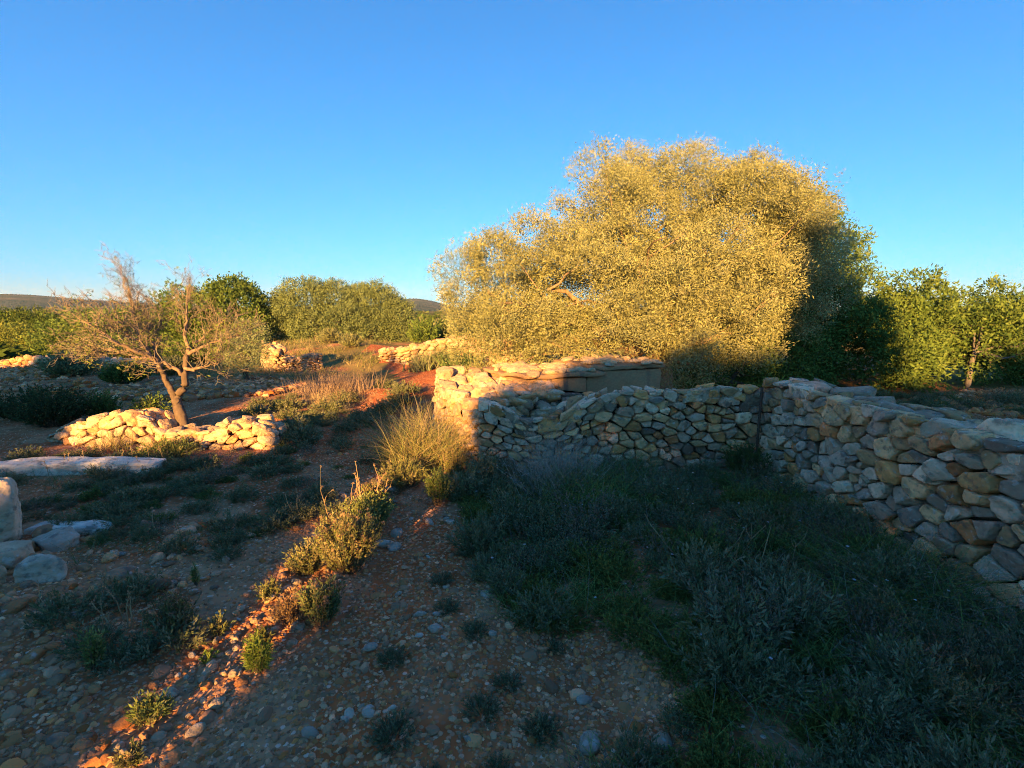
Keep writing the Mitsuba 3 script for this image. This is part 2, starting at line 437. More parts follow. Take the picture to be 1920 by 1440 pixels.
def dry_wall(parent, seed, line, top, thick, size, aspect=1.35, level=1, warm=0.0, cap=None, cap_z=0.0, lean=0.06, back=False, most=300, foot=-0.06):
    """A dry stone wall whose face runs along line (points of the ground plan, stones face to the right of its direction), its height top(u), its body thick behind the face."""
    rng = np.random.default_rng(seed)
    line = np.asarray(line, float)
    seg = np.diff(line, axis=0)
    ln = np.linalg.norm(seg, axis=1)
    at = np.concatenate([[0], np.cumsum(ln)])
    L = at[-1]

    def plan(u):
        k = int(np.clip(np.searchsorted(at, u) - 1, 0, len(ln) - 1))
        d = seg[k] / ln[k]
        return line[k] + d * (u - at[k]), d, np.array([d[1], -d[0]])

    us = np.linspace(0, L, max(6, int(L / 0.2)))
    Hm = max(top(u) for u in us)

    def face(u, w):
        p, d, n = plan(u)
        z0 = float(height(*p)) + foot
        s = top(u) / Hm
        slope = (top(min(u + .05, L)) - top(max(u - .05, 0))) / 0.1 * (w / Hm)
        return (*(p - n * lean * w), z0 + w * s), unit(np.array([*d, slope])), (-n[0] * lean, -n[1] * lean, s), (*n, 0.0)

    rows = []
    for u in us:
        p, d, n = plan(u)
        z0, h = float(height(*p)) + foot - 0.1, top(u) - 0.03 + 0.1
        a, b = p - n * 0.085, p - n * (thick - 0.03)
        rows.append([(*a, z0), (*(a - n * lean * h), z0 + h), (*((a + b) / 2), z0 + h + 0.0), (*b, z0 + h), (*b, z0)])
    core('core', parent, rows, rng)
    cs = cap or size * 1.15
    made = lay(rng, parent, L, Hm + 0.06, size, aspect, face, level=level, warm=warm, most=300 - int(1.3 * L * thick / (cs * cs)))
    if back:
        def face2(u, w):
            O, U, W_, N_ = face(u, w)
            p, d, n = plan(u)
            return np.array(O) - np.array([*n, 0]) * (thick - 2 * lean * w), U, W_, -np.asarray(N_)
        made += lay(rng, parent, L, Hm + 0.06, size * 1.2, aspect, face2, level=1, warm=warm)

    def lid(u, w):
        p, d, n = plan(u)
        z = float(height(*p)) + foot + top(u) + cap_z
        slope = (top(min(u + .1, L)) - top(max(u - .1, 0))) / 0.2
        return (*(p - n * (lean * top(u) + w - 0.02)), z - 0.01), unit(np.array([*d, slope])), (*(-n), 0.0), (0, 0, 1.0)

    made += lay(rng, parent, L, thick, cs, 1.1, lid, bulge=0.30, depth=0.08, level=level, warm=warm, jut=0.025)
    return made


def prof(*pts):
    x, y = zip(*pts)
    return lambda u: float(np.interp(u, x, y))


wall_a = thing('dry_stone_wall', 'grey and tan dry stone wall across the middle, facing the camera in shade, in front of the concrete cistern', 'stone wall')
n_a = dry_wall(wall_a, 11, [(-0.34, 4.93), (1.0, 4.95), (2.5, 5.0)], prof((0, .74), (.25, .66), (.5, .54), (.8, .58), (1.05, .72), (1.4, .83), (2.0, .81), (2.84, .86)), 0.42, 0.108, aspect=1.55, level=3, cap=.14, cap_z=-.02)

wall_b = thing('dry_stone_wall', 'long dry stone wall receding along the right edge, with big boulders capping its near end', 'stone wall')
n_b = dry_wall(wall_b, 23, [(2.50, 5.15), (2.52, 4.0), (2.54, 2.4), (2.58, 0.6)], prof((0, .93), (.5, .90), (1.2, .88), (2.2, .88), (3.0, .89), (4.6, .92)), 0.58, 0.122, aspect=1.6, level=3, cap=0.19, cap_z=-.03)

wall_c = thing('dry_stone_wall', 'sunlit orange end of dry stone wall turning back beside the tall grass clump towards the cistern', 'stone wall')
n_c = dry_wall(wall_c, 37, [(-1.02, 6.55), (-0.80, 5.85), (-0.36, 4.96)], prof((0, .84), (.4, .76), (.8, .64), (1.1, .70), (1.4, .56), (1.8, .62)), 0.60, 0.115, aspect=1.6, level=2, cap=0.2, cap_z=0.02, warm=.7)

wall_d = thing('dry_stone_wall', 'low tumbled sunlit wall pocket of rounded stones around the foot of the almond tree', 'stone wall')
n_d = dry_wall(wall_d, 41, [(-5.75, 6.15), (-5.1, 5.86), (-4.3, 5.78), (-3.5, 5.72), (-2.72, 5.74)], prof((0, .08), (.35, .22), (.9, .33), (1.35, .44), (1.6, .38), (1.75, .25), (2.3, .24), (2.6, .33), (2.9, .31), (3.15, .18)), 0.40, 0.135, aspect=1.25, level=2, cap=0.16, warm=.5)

wall_e = thing('dry_stone_wall', 'ruined corner of a sunlit stone hut left of the far red path', 'stone wall')
n_e = dry_wall(wall_e, 43, [(-6.75, 13.7), (-6.1, 13.0), (-5.65, 13.3), (-5.3, 13.1), (-5.0, 13.5)], prof((0, .72), (.7, .66), (1.0, .55), (1.4, .34), (1.8, .42), (2.4, .44)), 0.4, 0.115, aspect=1.4, level=1, warm=.5)

wall_f = thing('dry_stone_wall', 'long far sunlit dry stone wall behind the spiky plants, left of the big olive tree', 'stone wall')
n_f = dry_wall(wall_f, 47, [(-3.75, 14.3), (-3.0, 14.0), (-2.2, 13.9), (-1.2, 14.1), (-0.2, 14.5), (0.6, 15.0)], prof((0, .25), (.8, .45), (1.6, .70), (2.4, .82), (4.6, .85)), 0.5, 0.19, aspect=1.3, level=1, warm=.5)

wall_g = thing('dry_stone_wall', 'low dark shaded stone wall at the edge of the valley on the far left', 'stone wall')
n_g = dry_wall(wall_g, 53, [(-14.6, 14.5), (-12.4, 14.2), (-10.4, 15.0)], prof((0, .2), (1.2, .30), (3, .24), (4.4, .15)), 0.5, 0.20, aspect=1.3, level=1)
print('stones', n_a, n_b, n_c, n_d, n_e, n_f, n_g)

# ---------------------------------------------------------------- cistern behind the wall
cistern = thing('cistern', 'low stained concrete cistern with a flat rubble covered roof under the olive tree', 'cistern')
C0, U0, V0 = np.array([0.17, 5.80]), unit(np.array([1.68, 0.62])), unit(np.array([-0.52, 0.82]))


def plate(u0, u1, v0, v1, z0, z1, rough, seed, wob=0.012):
    """A worn rectangular block in the cistern's frame."""
    b = trimesh.creation.box((u1 - u0, v1 - v0, z1 - z0))
    for _ in range(4):
        b = b.subdivide()
    v = np.array(b.vertices)
    half = np.array([u1 - u0, v1 - v0, z1 - z0]) / 2
    inner = np.clip(v, -half + wob * 2, half - wob * 2)
    v = inner + unit(v - inner + 1e-9) * np.minimum(np.linalg.norm(v - inner, axis=1, keepdims=True), wob * 2)
    v = v + rough * 2 * (np.stack([meshkit.fbm(v * 5 + o + seed, 3) for o in (0, 31, 57)], -1) - 0.5)
    v = v + [(u0 + u1) / 2, (v0 + v1) / 2, (z0 + z1) / 2]
    w = np.hstack([C0 + v[:, :1] * U0 + v[:, 1:2] * V0, v[:, 2:]])
    return w, np.array(b.faces)


put('wall', mikit.ply(plate(0.0, 0.78, 0.0, 0.95, -0.2, 0.80, 0.012, 1), 'concrete_material', smooth=35), cistern)
put('wall', mikit.ply(plate(0.79, 1.86, 0.02, 0.95, -0.2, 0.86, 0.012, 9), 'concrete_material', smooth=35), cistern)
put('roof', mikit.ply(plate(-0.05, 1.0, -0.05, 1.0, 0.80, 0.86, 0.035, 5), 'concrete_material', smooth=35), cistern)
put('roof', mikit.ply(plate(0.98, 1.90, 0.0, 1.0, 0.865, 0.925, 0.025, 6), 'concrete_material', smooth=35), cistern)
rng = np.random.default_rng(61)
for k in range(130):
    u, v = rng.uniform(-0.02, 1.85), rng.uniform(-0.02, 0.95)
    s = rng.uniform(0.035, 0.12)
    m, f = rock(rng, (s, s * rng.uniform(.6, 1), s * rng.uniform(.25, .5)), level=1)
    xy = C0 + U0 * u + V0 * v
    m = m @ turn(rng, 0.15).T + [*xy, (0.86 if u < 0.99 else 0.925) + s * 0.14]
    put('roof_stone', mikit.ply((m, f), 'stone_material', smooth=True, uv=enc(np.tile(stone_tone(rng, 0.85), (len(m), 1)))), cistern)

# rubble filling between the wall end and the cistern
bank = thing('rubble_heap', 'sloping heap of flat slabs and rubble between the sunlit wall end and the cistern', 'rubble heap')
rng = np.random.default_rng(67)
for k in range(110):
    a, b = rng.uniform(0, 1), rng.uniform(0, 1)
    lo = np.array([-0.12, 5.2]) * (1 - a) + np.array([-0.65, 6.45]) * a
    hi = np.array([0.75, 5.62]) * (1 - a) + np.array([-0.1, 6.3]) * a
    xy = lo * (1 - b) + hi * b
    s = rng.uniform(0.07, 0.16)
    m, f = rock(rng, (s, s * rng.uniform(.55, .9), s * rng.uniform(.22, .5)), level=1, power=14)
    m = m @ turn(rng, 0.4).T + [*xy, 0.60 + 0.12 * b + rng.uniform(-.03, .05)]
    put('stone', mikit.ply((m, f), 'stone_material', smooth=True, uv=enc(np.tile(stone_tone(rng, 0.2), (len(m), 1)))), bank)
for k in range(45):
    xy = np.array([rng.uniform(.1, 1.0), rng.uniform(5.3, 5.75)])
    s = rng.uniform(0.06, 0.12)
    m, f = rock(rng, (s, s * rng.uniform(.55, .9), s * rng.uniform(.3, .6)), level=1, power=14)
    m = m @ turn(rng, 0.4).T + [*xy, 0.50 + .12 * (xy[0] - .1) + rng.uniform(-.04, .06)]
    put('stone', mikit.ply((m, f), 'stone_material', smooth=True, uv=enc(np.tile(stone_tone(rng, 0.2), (len(m), 1)))), bank)
rows = []
for a in np.linspace(0, 1, 6):
    lo = np.array([-0.2, 5.2]) * (1 - a) + np.array([-0.7, 6.5]) * a
    hi = np.array([0.95, 5.75]) * (1 - a) + np.array([-0.05, 6.4]) * a
    rows.append([(*lo, -0.1), (*lo, 0.58), (*hi, 0.66), (*hi, -0.1)])
core('core', bank, rows, rng, rough=0.05)

post = put('fence_post', None)
pa = Acc()
tube(pa, [(2.405, 4.87, -0.1), (2.40, 4.875, 0.35), (2.41, 4.88, 0.72), (2.413, 4.885, 0.86)], 0.013, (0, 0, 0), 8)
for z in (0.35, 0.62, 0.80):
    tube(pa, [(2.395, 4.86, z), (2.41, 4.85, z + .004), (2.43, 4.87, z + .01)], 0.005, (0, 0, 0), 5)
scene[post] = pa.shape('iron_material', smooth=True)
tag(post, 'thin dark rusty iron post standing in the corner where the two shaded walls meet', 'post')

# ---------------------------------------------------------------- rubble mound, loose stones, slabs, boulders, gravel


def stone_shape(rng, size, at, level=1, planes=14, power=9.0, tilt=0.3, tone=None, rough=0.05, sink=0.35, spin=None):
    m, f = rock(rng, size, planes, power, level, rough)
    R = turn(rng, tilt) if spin is None else trimesh.transformations.rotation_matrix(spin, [0, 0, 1])[:3, :3] @ trimesh.transformations.rotation_matrix(rng.normal() * tilt, [1, .3, 0])[:3, :3]
    m = m @ R.T
    z = float(height(*at)) - m[:, 2].min() - sink * (m[:, 2].max() - m[:, 2].min())
    m = m + [at[0], at[1], z]
    return mikit.ply((m, f), 'stone_material', smooth=True, uv=enc(np.tile(stone_tone(rng) if tone is None else tone, (len(m), 1))))


def pebbles(rng, xy, s, lift=0.2, warm=0.15, level=0, smooth=False):
    """Many small stones as one mesh."""
    n = len(xy)
    d = np.array(ICO[level].vertices)
    f = np.array(ICO[level].faces)
    K = 24
    forms = []
    for _ in range(K):
        forms.append(rock(rng, (1, rng.uniform(.55, 1), rng.uniform(.4, .8)), 8, 22, level, 0.10)[0])
    forms = np.array(forms)[rng.integers(0, K, n)]
    th = rng.uniform(0, 2 * np.pi, n)
    tl = rng.normal(0, 0.35, n)
    R1 = np.zeros((n, 3, 3)); R1[:, 0, 0] = R1[:, 1, 1] = np.cos(th); R1[:, 0, 1] = -np.sin(th); R1[:, 1, 0] = np.sin(th); R1[:, 2, 2] = 1
    R2 = np.zeros((n, 3, 3)); R2[:, 1, 1] = R2[:, 2, 2] = np.cos(tl); R2[:, 1, 2] = -np.sin(tl); R2[:, 2, 1] = np.sin(tl); R2[:, 0, 0] = 1
    v = np.einsum('nij,nkj->nki', R1 @ R2, forms) * s[:, None, None]
    v[..., 0] += xy[:, :1]
    v[..., 1] += xy[:, 1:2]
    v[..., 2] += (height(xy[:, 0], xy[:, 1]) + lift * s)[:, None]
    tones = np.array([stone_tone(rng, warm) * np.array((.98, .79, .68)) * (rng.uniform(.6, 1.05) if rng.uniform() > .06 else 1.35) for _ in range(90)])[rng.integers(0, 90, n)]
    F = (f[None] + (np.arange(n) * len(d))[:, None, None]).reshape(-1, 3)
    return mikit.ply((v.reshape(-1, 3), F), 'pebble_material', smooth=smooth, uv=enc(np.repeat(tones, len(d), axis=0)))


def sample(rng, poly, n, by=None):
    """n random points in a polygon, thinned by the density by(x, y) in 0..1."""
    poly = poly if hasattr(poly, 'bounds') else shapely.Polygon(poly)
    x0, y0, x1, y1 = poly.bounds
    out = np.zeros((0, 2))
    while len(out) < n:
        q = rng.uniform(0, 1, (n * 3, 2)) * [x1 - x0, y1 - y0] + [x0, y0]
        q = q[shapely.contains_xy(poly, q[:, 0], q[:, 1])]
        if by is not None:
            q = q[rng.uniform(0, 1, len(q)) < by(q[:, 0], q[:, 1])]
        out = np.vstack([out, q])
    return out[:n]


def patchy(f, lo, hi, seed=0):
    return lambda x, y: sstep(lo, hi, meshkit.fbm(np.stack([x * f, y * f, 0 * x + seed * 3.3], -1), 3))


rng = np.random.default_rng(71)
HEAP = shapely.Polygon([(-7.2, 8.9), (-5.6, 8.6), (-4.4, 9.2), (-4.3, 10.6), (-5.6, 11.8), (-7.6, 11.6), (-8.4, 10.2)])
xy = sample(rng, HEAP, 3200)
put('rubble', pebbles(rng, xy, rng.uniform(0.035, 0.085, len(xy)), 0.35, 0.0, level=0), kind='stuff', label='spread of grey field rubble behind the almond tree', cat='rubble')
FARR = shapely.Polygon([(-15, 10.5), (-8, 9.5), (-8.5, 13), (-16, 15)])
xy = sample(rng, FARR, 1200, patchy(0.6, .35, .6))
xy2 = sample(rng, [(3.4, 4.0), (4.2, 3.2), (9.5, 8.2), (13, 9.5), (9, 10), (4, 7)], 1300, patchy(0.5, .4, .6, 2))
xy = np.vstack([xy, xy2])
put('rubble', pebbles(rng, xy, rng.uniform(0.03, 0.09, len(xy)), 0.3, 0.0, level=0), kind='stuff', label='scattered field stones on the shaded ground left of the heap and behind the right wall', cat='rubble')

# gravel by the camera and down the track
GRAVEL = shapely.Polygon([(-3.4, 0.9), (1.1, 0.9), (0.75, 1.9), (0.55, 2.3), (0.1, 2.5), (-0.15, 3.0), (-0.45, 3.8), (-0.8, 4.7), (-1.35, 6.2), (-1.7, 8.5), (-2.5, 9.0), (-2.6, 6.0), (-2.1, 4.9), (-1.6, 4.0), (-2.6, 3.6), (-3.3, 3.2)])
dens = patchy(1.7, .22, .55, 5)
near_bias = lambda x, y: dens(x, y) * np.clip(1.6 / np.maximum(y, 0.5), 0.12, 1)
xy = sample(rng, GRAVEL, 44000, near_bias)
put('gravel', pebbles(rng, xy, np.clip(0.0078 * np.exp(rng.normal(0, .5, len(xy))), .003, .019), -0.15, 0.2, level=0), kind='stuff', label='small brown and grey gravel strewn over the stony track', cat='gravel')
xy = sample(rng, GRAVEL, 1100, near_bias)
SCREE = shapely.Polygon([(-3.6, 2.9), (-2.5, 2.75), (-1.85, 2.0), (-1.2, 1.5), (-1.1, 0.9), (-3.6, 0.9)])
xs = sample(rng, SCREE, 1100)
xy = np.vstack([xy, xs])
put('gravel', pebbles(rng, xy, np.clip(0.017 * np.exp(rng.normal(0, .35, len(xy))), .009, .036), 0.05, 0.15, level=1, smooth=False), kind='stuff', label='coarser gravel between the loose stones of the left bank', cat='gravel')

for k, (px, py) in enumerate(np.vstack([sample(rng, SCREE, 120), sample(rng, [(-3.3, 3.6), (-1.9, 3.6), (-1.7, 2.7), (-3.3, 2.7)], 60), sample(rng, [(-1.9, 1.1), (-0.9, 1.1), (-0.85, 3.2), (-1.5, 3.4), (-1.6, 2.2)], 40)])):
    s = float(np.clip(0.040 * math.exp(rng.normal(0, .35)), .024, .085))
    if px > -1.95 and py < 2.9:
        s = min(s * .7, .036)
    put('loose_stone', stone_shape(rng, (s, s * rng.uniform(.6, .95), s * rng.uniform(.4, .7)), (px, py), level=2 if s > 0.04 else 1, power=rng.uniform(12, 28), tone=stone_tone(rng, .2) * np.array((.92, .75, .64)) * rng.uniform(.6, 1.05)),
        label='loose grey or tan stone on the stony bank at the lower left', cat='stone', group='loose stones on the left bank')
for k, (px, py) in enumerate(sample(rng, [(-0.8, 1.2), (0.8, 1.2), (0.3, 2.2), (-0.1, 3.1), (-0.6, 4.4), (-1.2, 5.4), (-2.1, 5.4), (-1.5, 4.2), (-0.8, 2.6)], 60)):
    s = float(np.clip(0.028 * math.exp(rng.normal(0, .35)), .018, .06))
    put('loose_stone', stone_shape(rng, (s, s * rng.uniform(.6, .95), s * rng.uniform(.35, .6)), (px, py), level=1, power=18, tone=np.array([.5, .37, .27]) * rng.uniform(.6, 1.15)),
        label='small pale stone lying on the gravel track', cat='stone', group='pale stones on the track')

put('boulder', stone_shape(rng, (.22, .20, .25), (-3.52, 3.22), 4, 13, 18, .05, (.52, .40, .27), .08, .16, .3), label='tall tan boulder standing at the left edge of the picture', cat='boulder')
put('boulder', stone_shape(rng, (.17, .13, .085), (-3.10, 2.90), 4, 12, 16, .1, (.48, .34, .21), .09, .3, .2), label='flat brown boulder just below the tall standing one', cat='boulder')
put('boulder', stone_shape(rng, (.125, .09, .085), (-2.70, 2.76), 4, 9, 24, .08, (.50, .38, .27), .08, .3, -.1), label='grey wedge shaped boulder right of the flat brown one', cat='boulder')
put('boulder', stone_shape(rng, (.09, .08, .07), (-2.90, 2.62), 4, 12, 14, .1, (.48, .34, .21), .08, .25, .8), label='small tan boulder at the left edge under the flat brown one', cat='boulder')
put('boulder', stone_shape(rng, (.15, .11, .08), (-3.02, 3.20), 4, 11, 18, .1, (.40, .30, .22), .09, .4, -.5), label='dark grey boulder against the right side of the tall standing one', cat='boulder')


def slab(seed, L, W, H, x, y, rot, tone, label, dz=0.0, wob=.03):
    """A long worn block with rounded edges, lying on the ground."""
    b = trimesh.creation.box((L, W, H))
    for _ in range(4):
        b = b.subdivide()
    v = np.array(b.vertices)
    half = np.array([L, W, H]) / 2
    inner = np.clip(v, -half + wob, half - wob)
    v = inner + unit(v - inner + 1e-9) * np.minimum(np.linalg.norm(v - inner, axis=1, keepdims=True), wob)
    v = v * [1, 1, 1] + [0, 1, 0] * (0.25 * W * (meshkit.fbm(v * [2.2, 0, 0] + seed, 3)[:, None] - .5) * 2)
    v = v * (1 - .25 * np.clip((np.abs(v[:, :1]) / half[0] - .7) / .3, 0, 1) ** 2 * [0, 1, .8])
    v = v + .022 * 2 * (np.stack([meshkit.fbm(v * 7 + o + seed, 3) for o in (0, 31, 57)], -1) - .5)
    c, q = math.cos(rot), math.sin(rot)
    X_, Y_ = x + v[:, 0] * c - v[:, 1] * q, y + v[:, 0] * q + v[:, 1] * c
    w = np.stack([X_, Y_, v[:, 2] + height(X_, Y_) + H * .32 + dz], -1)
    put('stone_slab', mikit.ply((w, np.array(b.faces)), 'stone_material', smooth=True, uv=enc(np.tile(tone, (len(w), 1)))), label=label, cat='slab')


slab(3, 2.3, .24, .15, -4.62, 4.86, .03, (.62, .55, .45), 'long pale stone slab lying like a fallen post in the shaded grass')
slab(5, .56, .13, .07, -3.16, 3.47, .02, (.62, .55, .46), 'short pale slab beside the tall boulder', wob=.02)
slab(8, .20, .11, .06, -1.0, 1.50, .35, (.36, .33, .29), 'flat grey slab among the gravel at the lower edge of the picture', wob=.02)
STREAK = shapely.Polygon([(-1.55, 1.5), (-1.50, 2.6), (-1.35, 3.1), (-1.0, 3.0), (-1.08, 2.3), (-1.25, 1.5)])
for px, py in sample(rng, STREAK, 70):
    q = float(np.clip(0.021 * math.exp(rng.normal(0, .35)), .012, .04))
    put('loose_stone', stone_shape(rng, (q, q * rng.uniform(.6, .95), q * rng.uniform(.45, .8)), (px, py), level=1, power=rng.uniform(12, 25), tone=np.array((.44, .32, .20)) * rng.uniform(.7, 1.15), sink=.25),
        label='tan stone in the strip of sunlight on the left side of the track', cat='stone', group='stones in the strip of sunlight')

# ---------------------------------------------------------------- trees
OLIVE = np.array([(0.295, 0.30, 0.13), (0.25, 0.26, 0.12), (0.345, 0.34, 0.15), (0.215, 0.235, 0.12), (0.315, 0.315, 0.17)])
CAROB = np.array([(0.115, 0.17, 0.042), (0.145, 0.21, 0.052), (0.08, 0.13, 0.037), (0.17, 0.225, 0.06)])
DARK = np.array([(0.045, 0.07, 0.03), (0.06, 0.085, 0.035), (0.075, 0.10, 0.04)])
PINE = np.array([(0.16, 0.18, 0.04), (0.19, 0.20, 0.05), (0.13, 0.16, 0.04)])


def crown(rng, lobes, sprays, per, L, W, palette, up=0.5, shell=0.55, gaps=(0.30, 0.46), gf=1.6, squash=1.0, spray_len=0.22, jitter=0.12, noise_r=0.22, hollow=0.0, mesh=None):
    """Leaves in sprays through the outer part of a union of lobes (x, y, z, r), thinned by noise so that gaps stay."""
    lobes = np.asarray(lobes, float)
    acc = mesh or Acc()
    w = lobes[:, 3] ** 2
    got = []
    need = sprays
    while need > 0:
        k = rng.choice(len(lobes), need * 2, p=w / w.sum())
        d = ball(rng, len(k))
        rad = shell + (1 - shell) * rng.uniform(0, 1, len(k)) ** 0.6
        r = lobes[k, 3] * rad
        off = d * [1, 1, squash]
        p = lobes[k, :3] + off * r[:, None]
        p = p + off * (noise_r * 2 * lobes[k, 3] * (meshkit.fbm(p * 1.9, 3) - 0.5))[:, None]
        inside = np.zeros(len(k), bool)
        for x, y, z, R in lobes:
            inside |= (((p - [x, y, z]) / [1, 1, squash]) ** 2).sum(1) < (R * 0.55) ** 2
        ok = ~inside & (meshkit.fbm(p * gf + 13, 3) > rng.uniform(*gaps, len(k))) & (meshkit.fbm(p * gf * .42 + 5, 2) > hollow)
        got.append(np.hstack([p, d])[ok][:need])
        need -= len(got[-1])
    got = np.vstack(got)
    p, d = got[:, :3], unit(got[:, 3:] + [0, 0, up] + rng.normal(0, 0.35, (len(got), 3)))
    tone = palette[rng.integers(0, len(palette), len(got))] * rng.uniform(0.8, 1.2, (len(got), 1))
    s = rng.uniform(0, 1, (len(got), per))
    P = p[:, None] + d[:, None] * (s * spray_len)[..., None] + rng.normal(0, jitter * spray_len * 2, (len(got), per, 3))
    D = unit(d[:, None] + rng.normal(0, 0.75, P.shape))
    n = len(got) * per
    leaves(acc, rng, P.reshape(-1, 3), D.reshape(-1, 3), L * rng.uniform(.7, 1.3, n), W * rng.uniform(.7, 1.3, n), np.repeat(tone, per, axis=0) * rng.uniform(.85, 1.15, (n, 1)))
    return acc


def clumps(rng, lobes, n, r0, r1, low=.62, flat=1.0):
    """n smaller lobes set over the outside of the big ones."""
    L_ = np.asarray(lobes, float)
    w = L_[:, 3] ** 2
    out = []
    while len(out) < n:
        k = rng.choice(len(L_), p=w / w.sum())
        p = L_[k, :3] + ball(rng, 1)[0] * L_[k, 3] * rng.uniform(low, .98)
        if (np.linalg.norm(L_[:, :3] - p, axis=1) < L_[:, 3] * low * .95).any():
            continue
        out.append((*p, rng.uniform(r0, r1)))
    return out


def trunk_of(rng, base, lobes, r0, fork, color, limbs=12, twigs=0, lean=0.05):
    """A tapered trunk that forks towards the lobes, then thin branches inside them."""
    acc = Acc()
    base, fork = np.asarray(base, float), np.asarray(fork, float)
    tr = bent(rng, base - [0, 0, .15], fork, 7, lean)
    tube(acc, tr, np.linspace(r0 * 1.25, r0 * .8, 7), color, 9)
    lobes = np.asarray(lobes, float)
    order = np.argsort(-lobes[:, 3])[:limbs]
    for k in order:
        end = lobes[k, :3] + ball(rng, 1)[0] * lobes[k, 3] * 0.3
        b = bent(rng, fork, end, 7, 0.09)
        tube(acc, b, np.linspace(r0 * .55, r0 * .12, 7), color, 6)
        for _ in range(twigs):
            s = rng.integers(3, 7)
            tip = lobes[k, :3] + ball(rng, 1)[0] * lobes[k, 3] * 0.95
            tube(acc, bent(rng, b[s], tip, 5, .08), np.linspace(r0 * .14, r0 * .03, 5), color, 4)
    return acc


def tree(name, label, cat, base, lobes, r0, fork, bark, crown_kw, limbs=12, twigs=3, seed=0, group=None, clump_kw=None):
    rng = np.random.default_rng(seed)
    t = thing(name, label, cat, group)
    put('trunk', trunk_of(rng, base, lobes, r0, fork, bark, limbs, twigs).shape('bark_material', smooth=True), t)
    put('crown', crown(rng, clumps(rng, lobes, **clump_kw) if clump_kw else lobes, **crown_kw).shape('leaf_material'), t)
    return t


BIG = [(2.87, 8.92, 3.0, 1.12), (1.55, 8.69, 2.92, 0.90), (3.94, 8.87, 2.84, 1.08), (-0.22, 8.36, 1.98, 0.64), (0.70, 8.05, 1.98, 0.78), (1.9, 7.74, 1.99, 1.03), (3.09, 7.93, 1.92, 0.98), (4.48, 8.77, 2.13, 0.9), (-0.51, 8.26, 1.43, 0.6),
       (0.32, 7.63, 1.29, 0.67), (1.37, 7.31, 1.15, 0.61), (2.39, 7.43, 1.29, 0.69), (3.67, 8.06, 1.43, 0.62), (1.25, 8.99, 3.42, 0.50), (2.51, 9.03, 3.52, 0.50), (3.31, 9.05, 3.60, 0.45), (4.35, 9.2, 3.25, 0.5), (0.95, 8.98, 3.35, 0.34), (1.85, 8.6, 3.42, .32), (3.85, 8.8, 3.45, .34), (0.2, 8.3, 2.55, .3), (-.5, 8.3, 2.3, .28), (0.15, 8.2, 1.75, .8), (-0.35, 8.2, 1.75, .6), (0.5, 8.0, 1.55, .55), (4.3, 8.7, 3.05, .5), (4.9, 9.0, 2.7, .35), (3.3, 8.5, 1.0, .6),
       (2.45, 10.1, 2.91, 1.53), (4.29, 10.05, 2.61, 1.43), (0.55, 9.56, 1.75, 0.75)]
tree('olive_tree', 'huge sunlit olive tree with a dense golden green crown behind the cistern', 'tree', (2.42, 8.3, 0), BIG, 0.19, (2.55, 8.45, 0.95), (0.27, 0.19, 0.13),
     dict(sprays=22000, per=22, L=0.048, W=0.0135, palette=OLIVE, up=0.6, spray_len=0.18, gaps=(0.27, 0.45), gf=2.6, noise_r=.25, shell=.40, hollow=.285), limbs=16, twigs=3, clump_kw=dict(n=420, r0=.20, r1=.42, low=.6), seed=101)

tree('carob_tree', 'dark shaded tree behind the right side of the huge olive', 'tree', (6.9, 12.2, 0), [(6.85, 12.31, 2.75, 0.9), (7.2, 12.16, 1.85, 0.8), (6.5, 12.09, 1.35, 1.3), (7.5, 12.02, 0.86, 0.8), (6.6, 12.4, 3.3, 0.65), (5.73, 10.98, 0.69, 0.92), (6.2, 12.2, 2.4, 1.0)],
     0.16, (6.9, 12.2, 0.9), (0.12, 0.10, 0.085), clump_kw=dict(n=90, r0=.3, r1=.6), crown_kw=dict(sprays=4200, per=14, L=0.075, W=0.034, palette=CAROB, up=0.2, spray_len=0.24), seed=103)
tree('evergreen_bush', 'low dark evergreen bush in the shade under the right side of the huge olive', 'bush', (4.0, 9.3, 0), [(3.1, 9.2, .55, .6), (3.9, 9.2, .6, .75), (4.8, 9.6, .7, .8), (5.6, 9.9, .7, .7), (2.7, 9.3, .4, .5)],
     0.07, (4.0, 9.3, 0.3), (0.12, 0.10, 0.085), dict(sprays=1500, per=13, L=0.07, W=0.032, palette=CAROB, up=0.3, spray_len=0.2), seed=105)
tree('carob_tree', 'sunlit leafy carob tree right of the dark shaded tree, first beyond the right wall', 'tree', (8.0, 10.5, 0), [(7.98, 10.58, 1.38, 0.77), (8.31, 10.63, 1.76, 0.49), (6.94, 9.82, 0.99, 0.46), (7.3, 9.57, 0.71, 0.5), (8.64, 10.56, 1.27, 0.55), (7.79, 11.12, 1.6, 0.57), (6.93, 9.44, 0.52, 0.3), (7.9, 10.2, .6, .55), (8.5, 10.6, .75, .55)],
     0.06, (8.0, 10.5, 0.7), (0.15, 0.12, 0.10), clump_kw=dict(n=60, r0=.2, r1=.42), crown_kw=dict(sprays=2300, per=13, L=0.075, W=0.036, palette=CAROB, up=0.3, spray_len=0.2, gaps=(.32, .48), gf=2.4), seed=107)
tree('carob_tree', 'carob tree with a thin grey trunk at the right edge of the picture', 'tree', (8.75, 9.75, 0), [(9.73, 10.56, 1.27, 0.66), (10.09, 10.32, 0.96, 0.64), (9.39, 10.68, 1.38, 0.5), (10.35, 10.91, 1.6, 0.51), (9.33, 10.29, 0.75, 0.54), (10.94, 10.55, 1.17, 0.88), (10.3, 10.7, .6, .5), (11.4, 11, .6, .9)],
     0.05, (9.0, 9.95, 0.75), (0.15, 0.13, 0.115), clump_kw=dict(n=60, r0=.2, r1=.42), crown_kw=dict(sprays=2300, per=13, L=0.075, W=0.036, palette=CAROB, up=0.3, spray_len=0.2, gaps=(.32, .48), gf=2.4), seed=109)

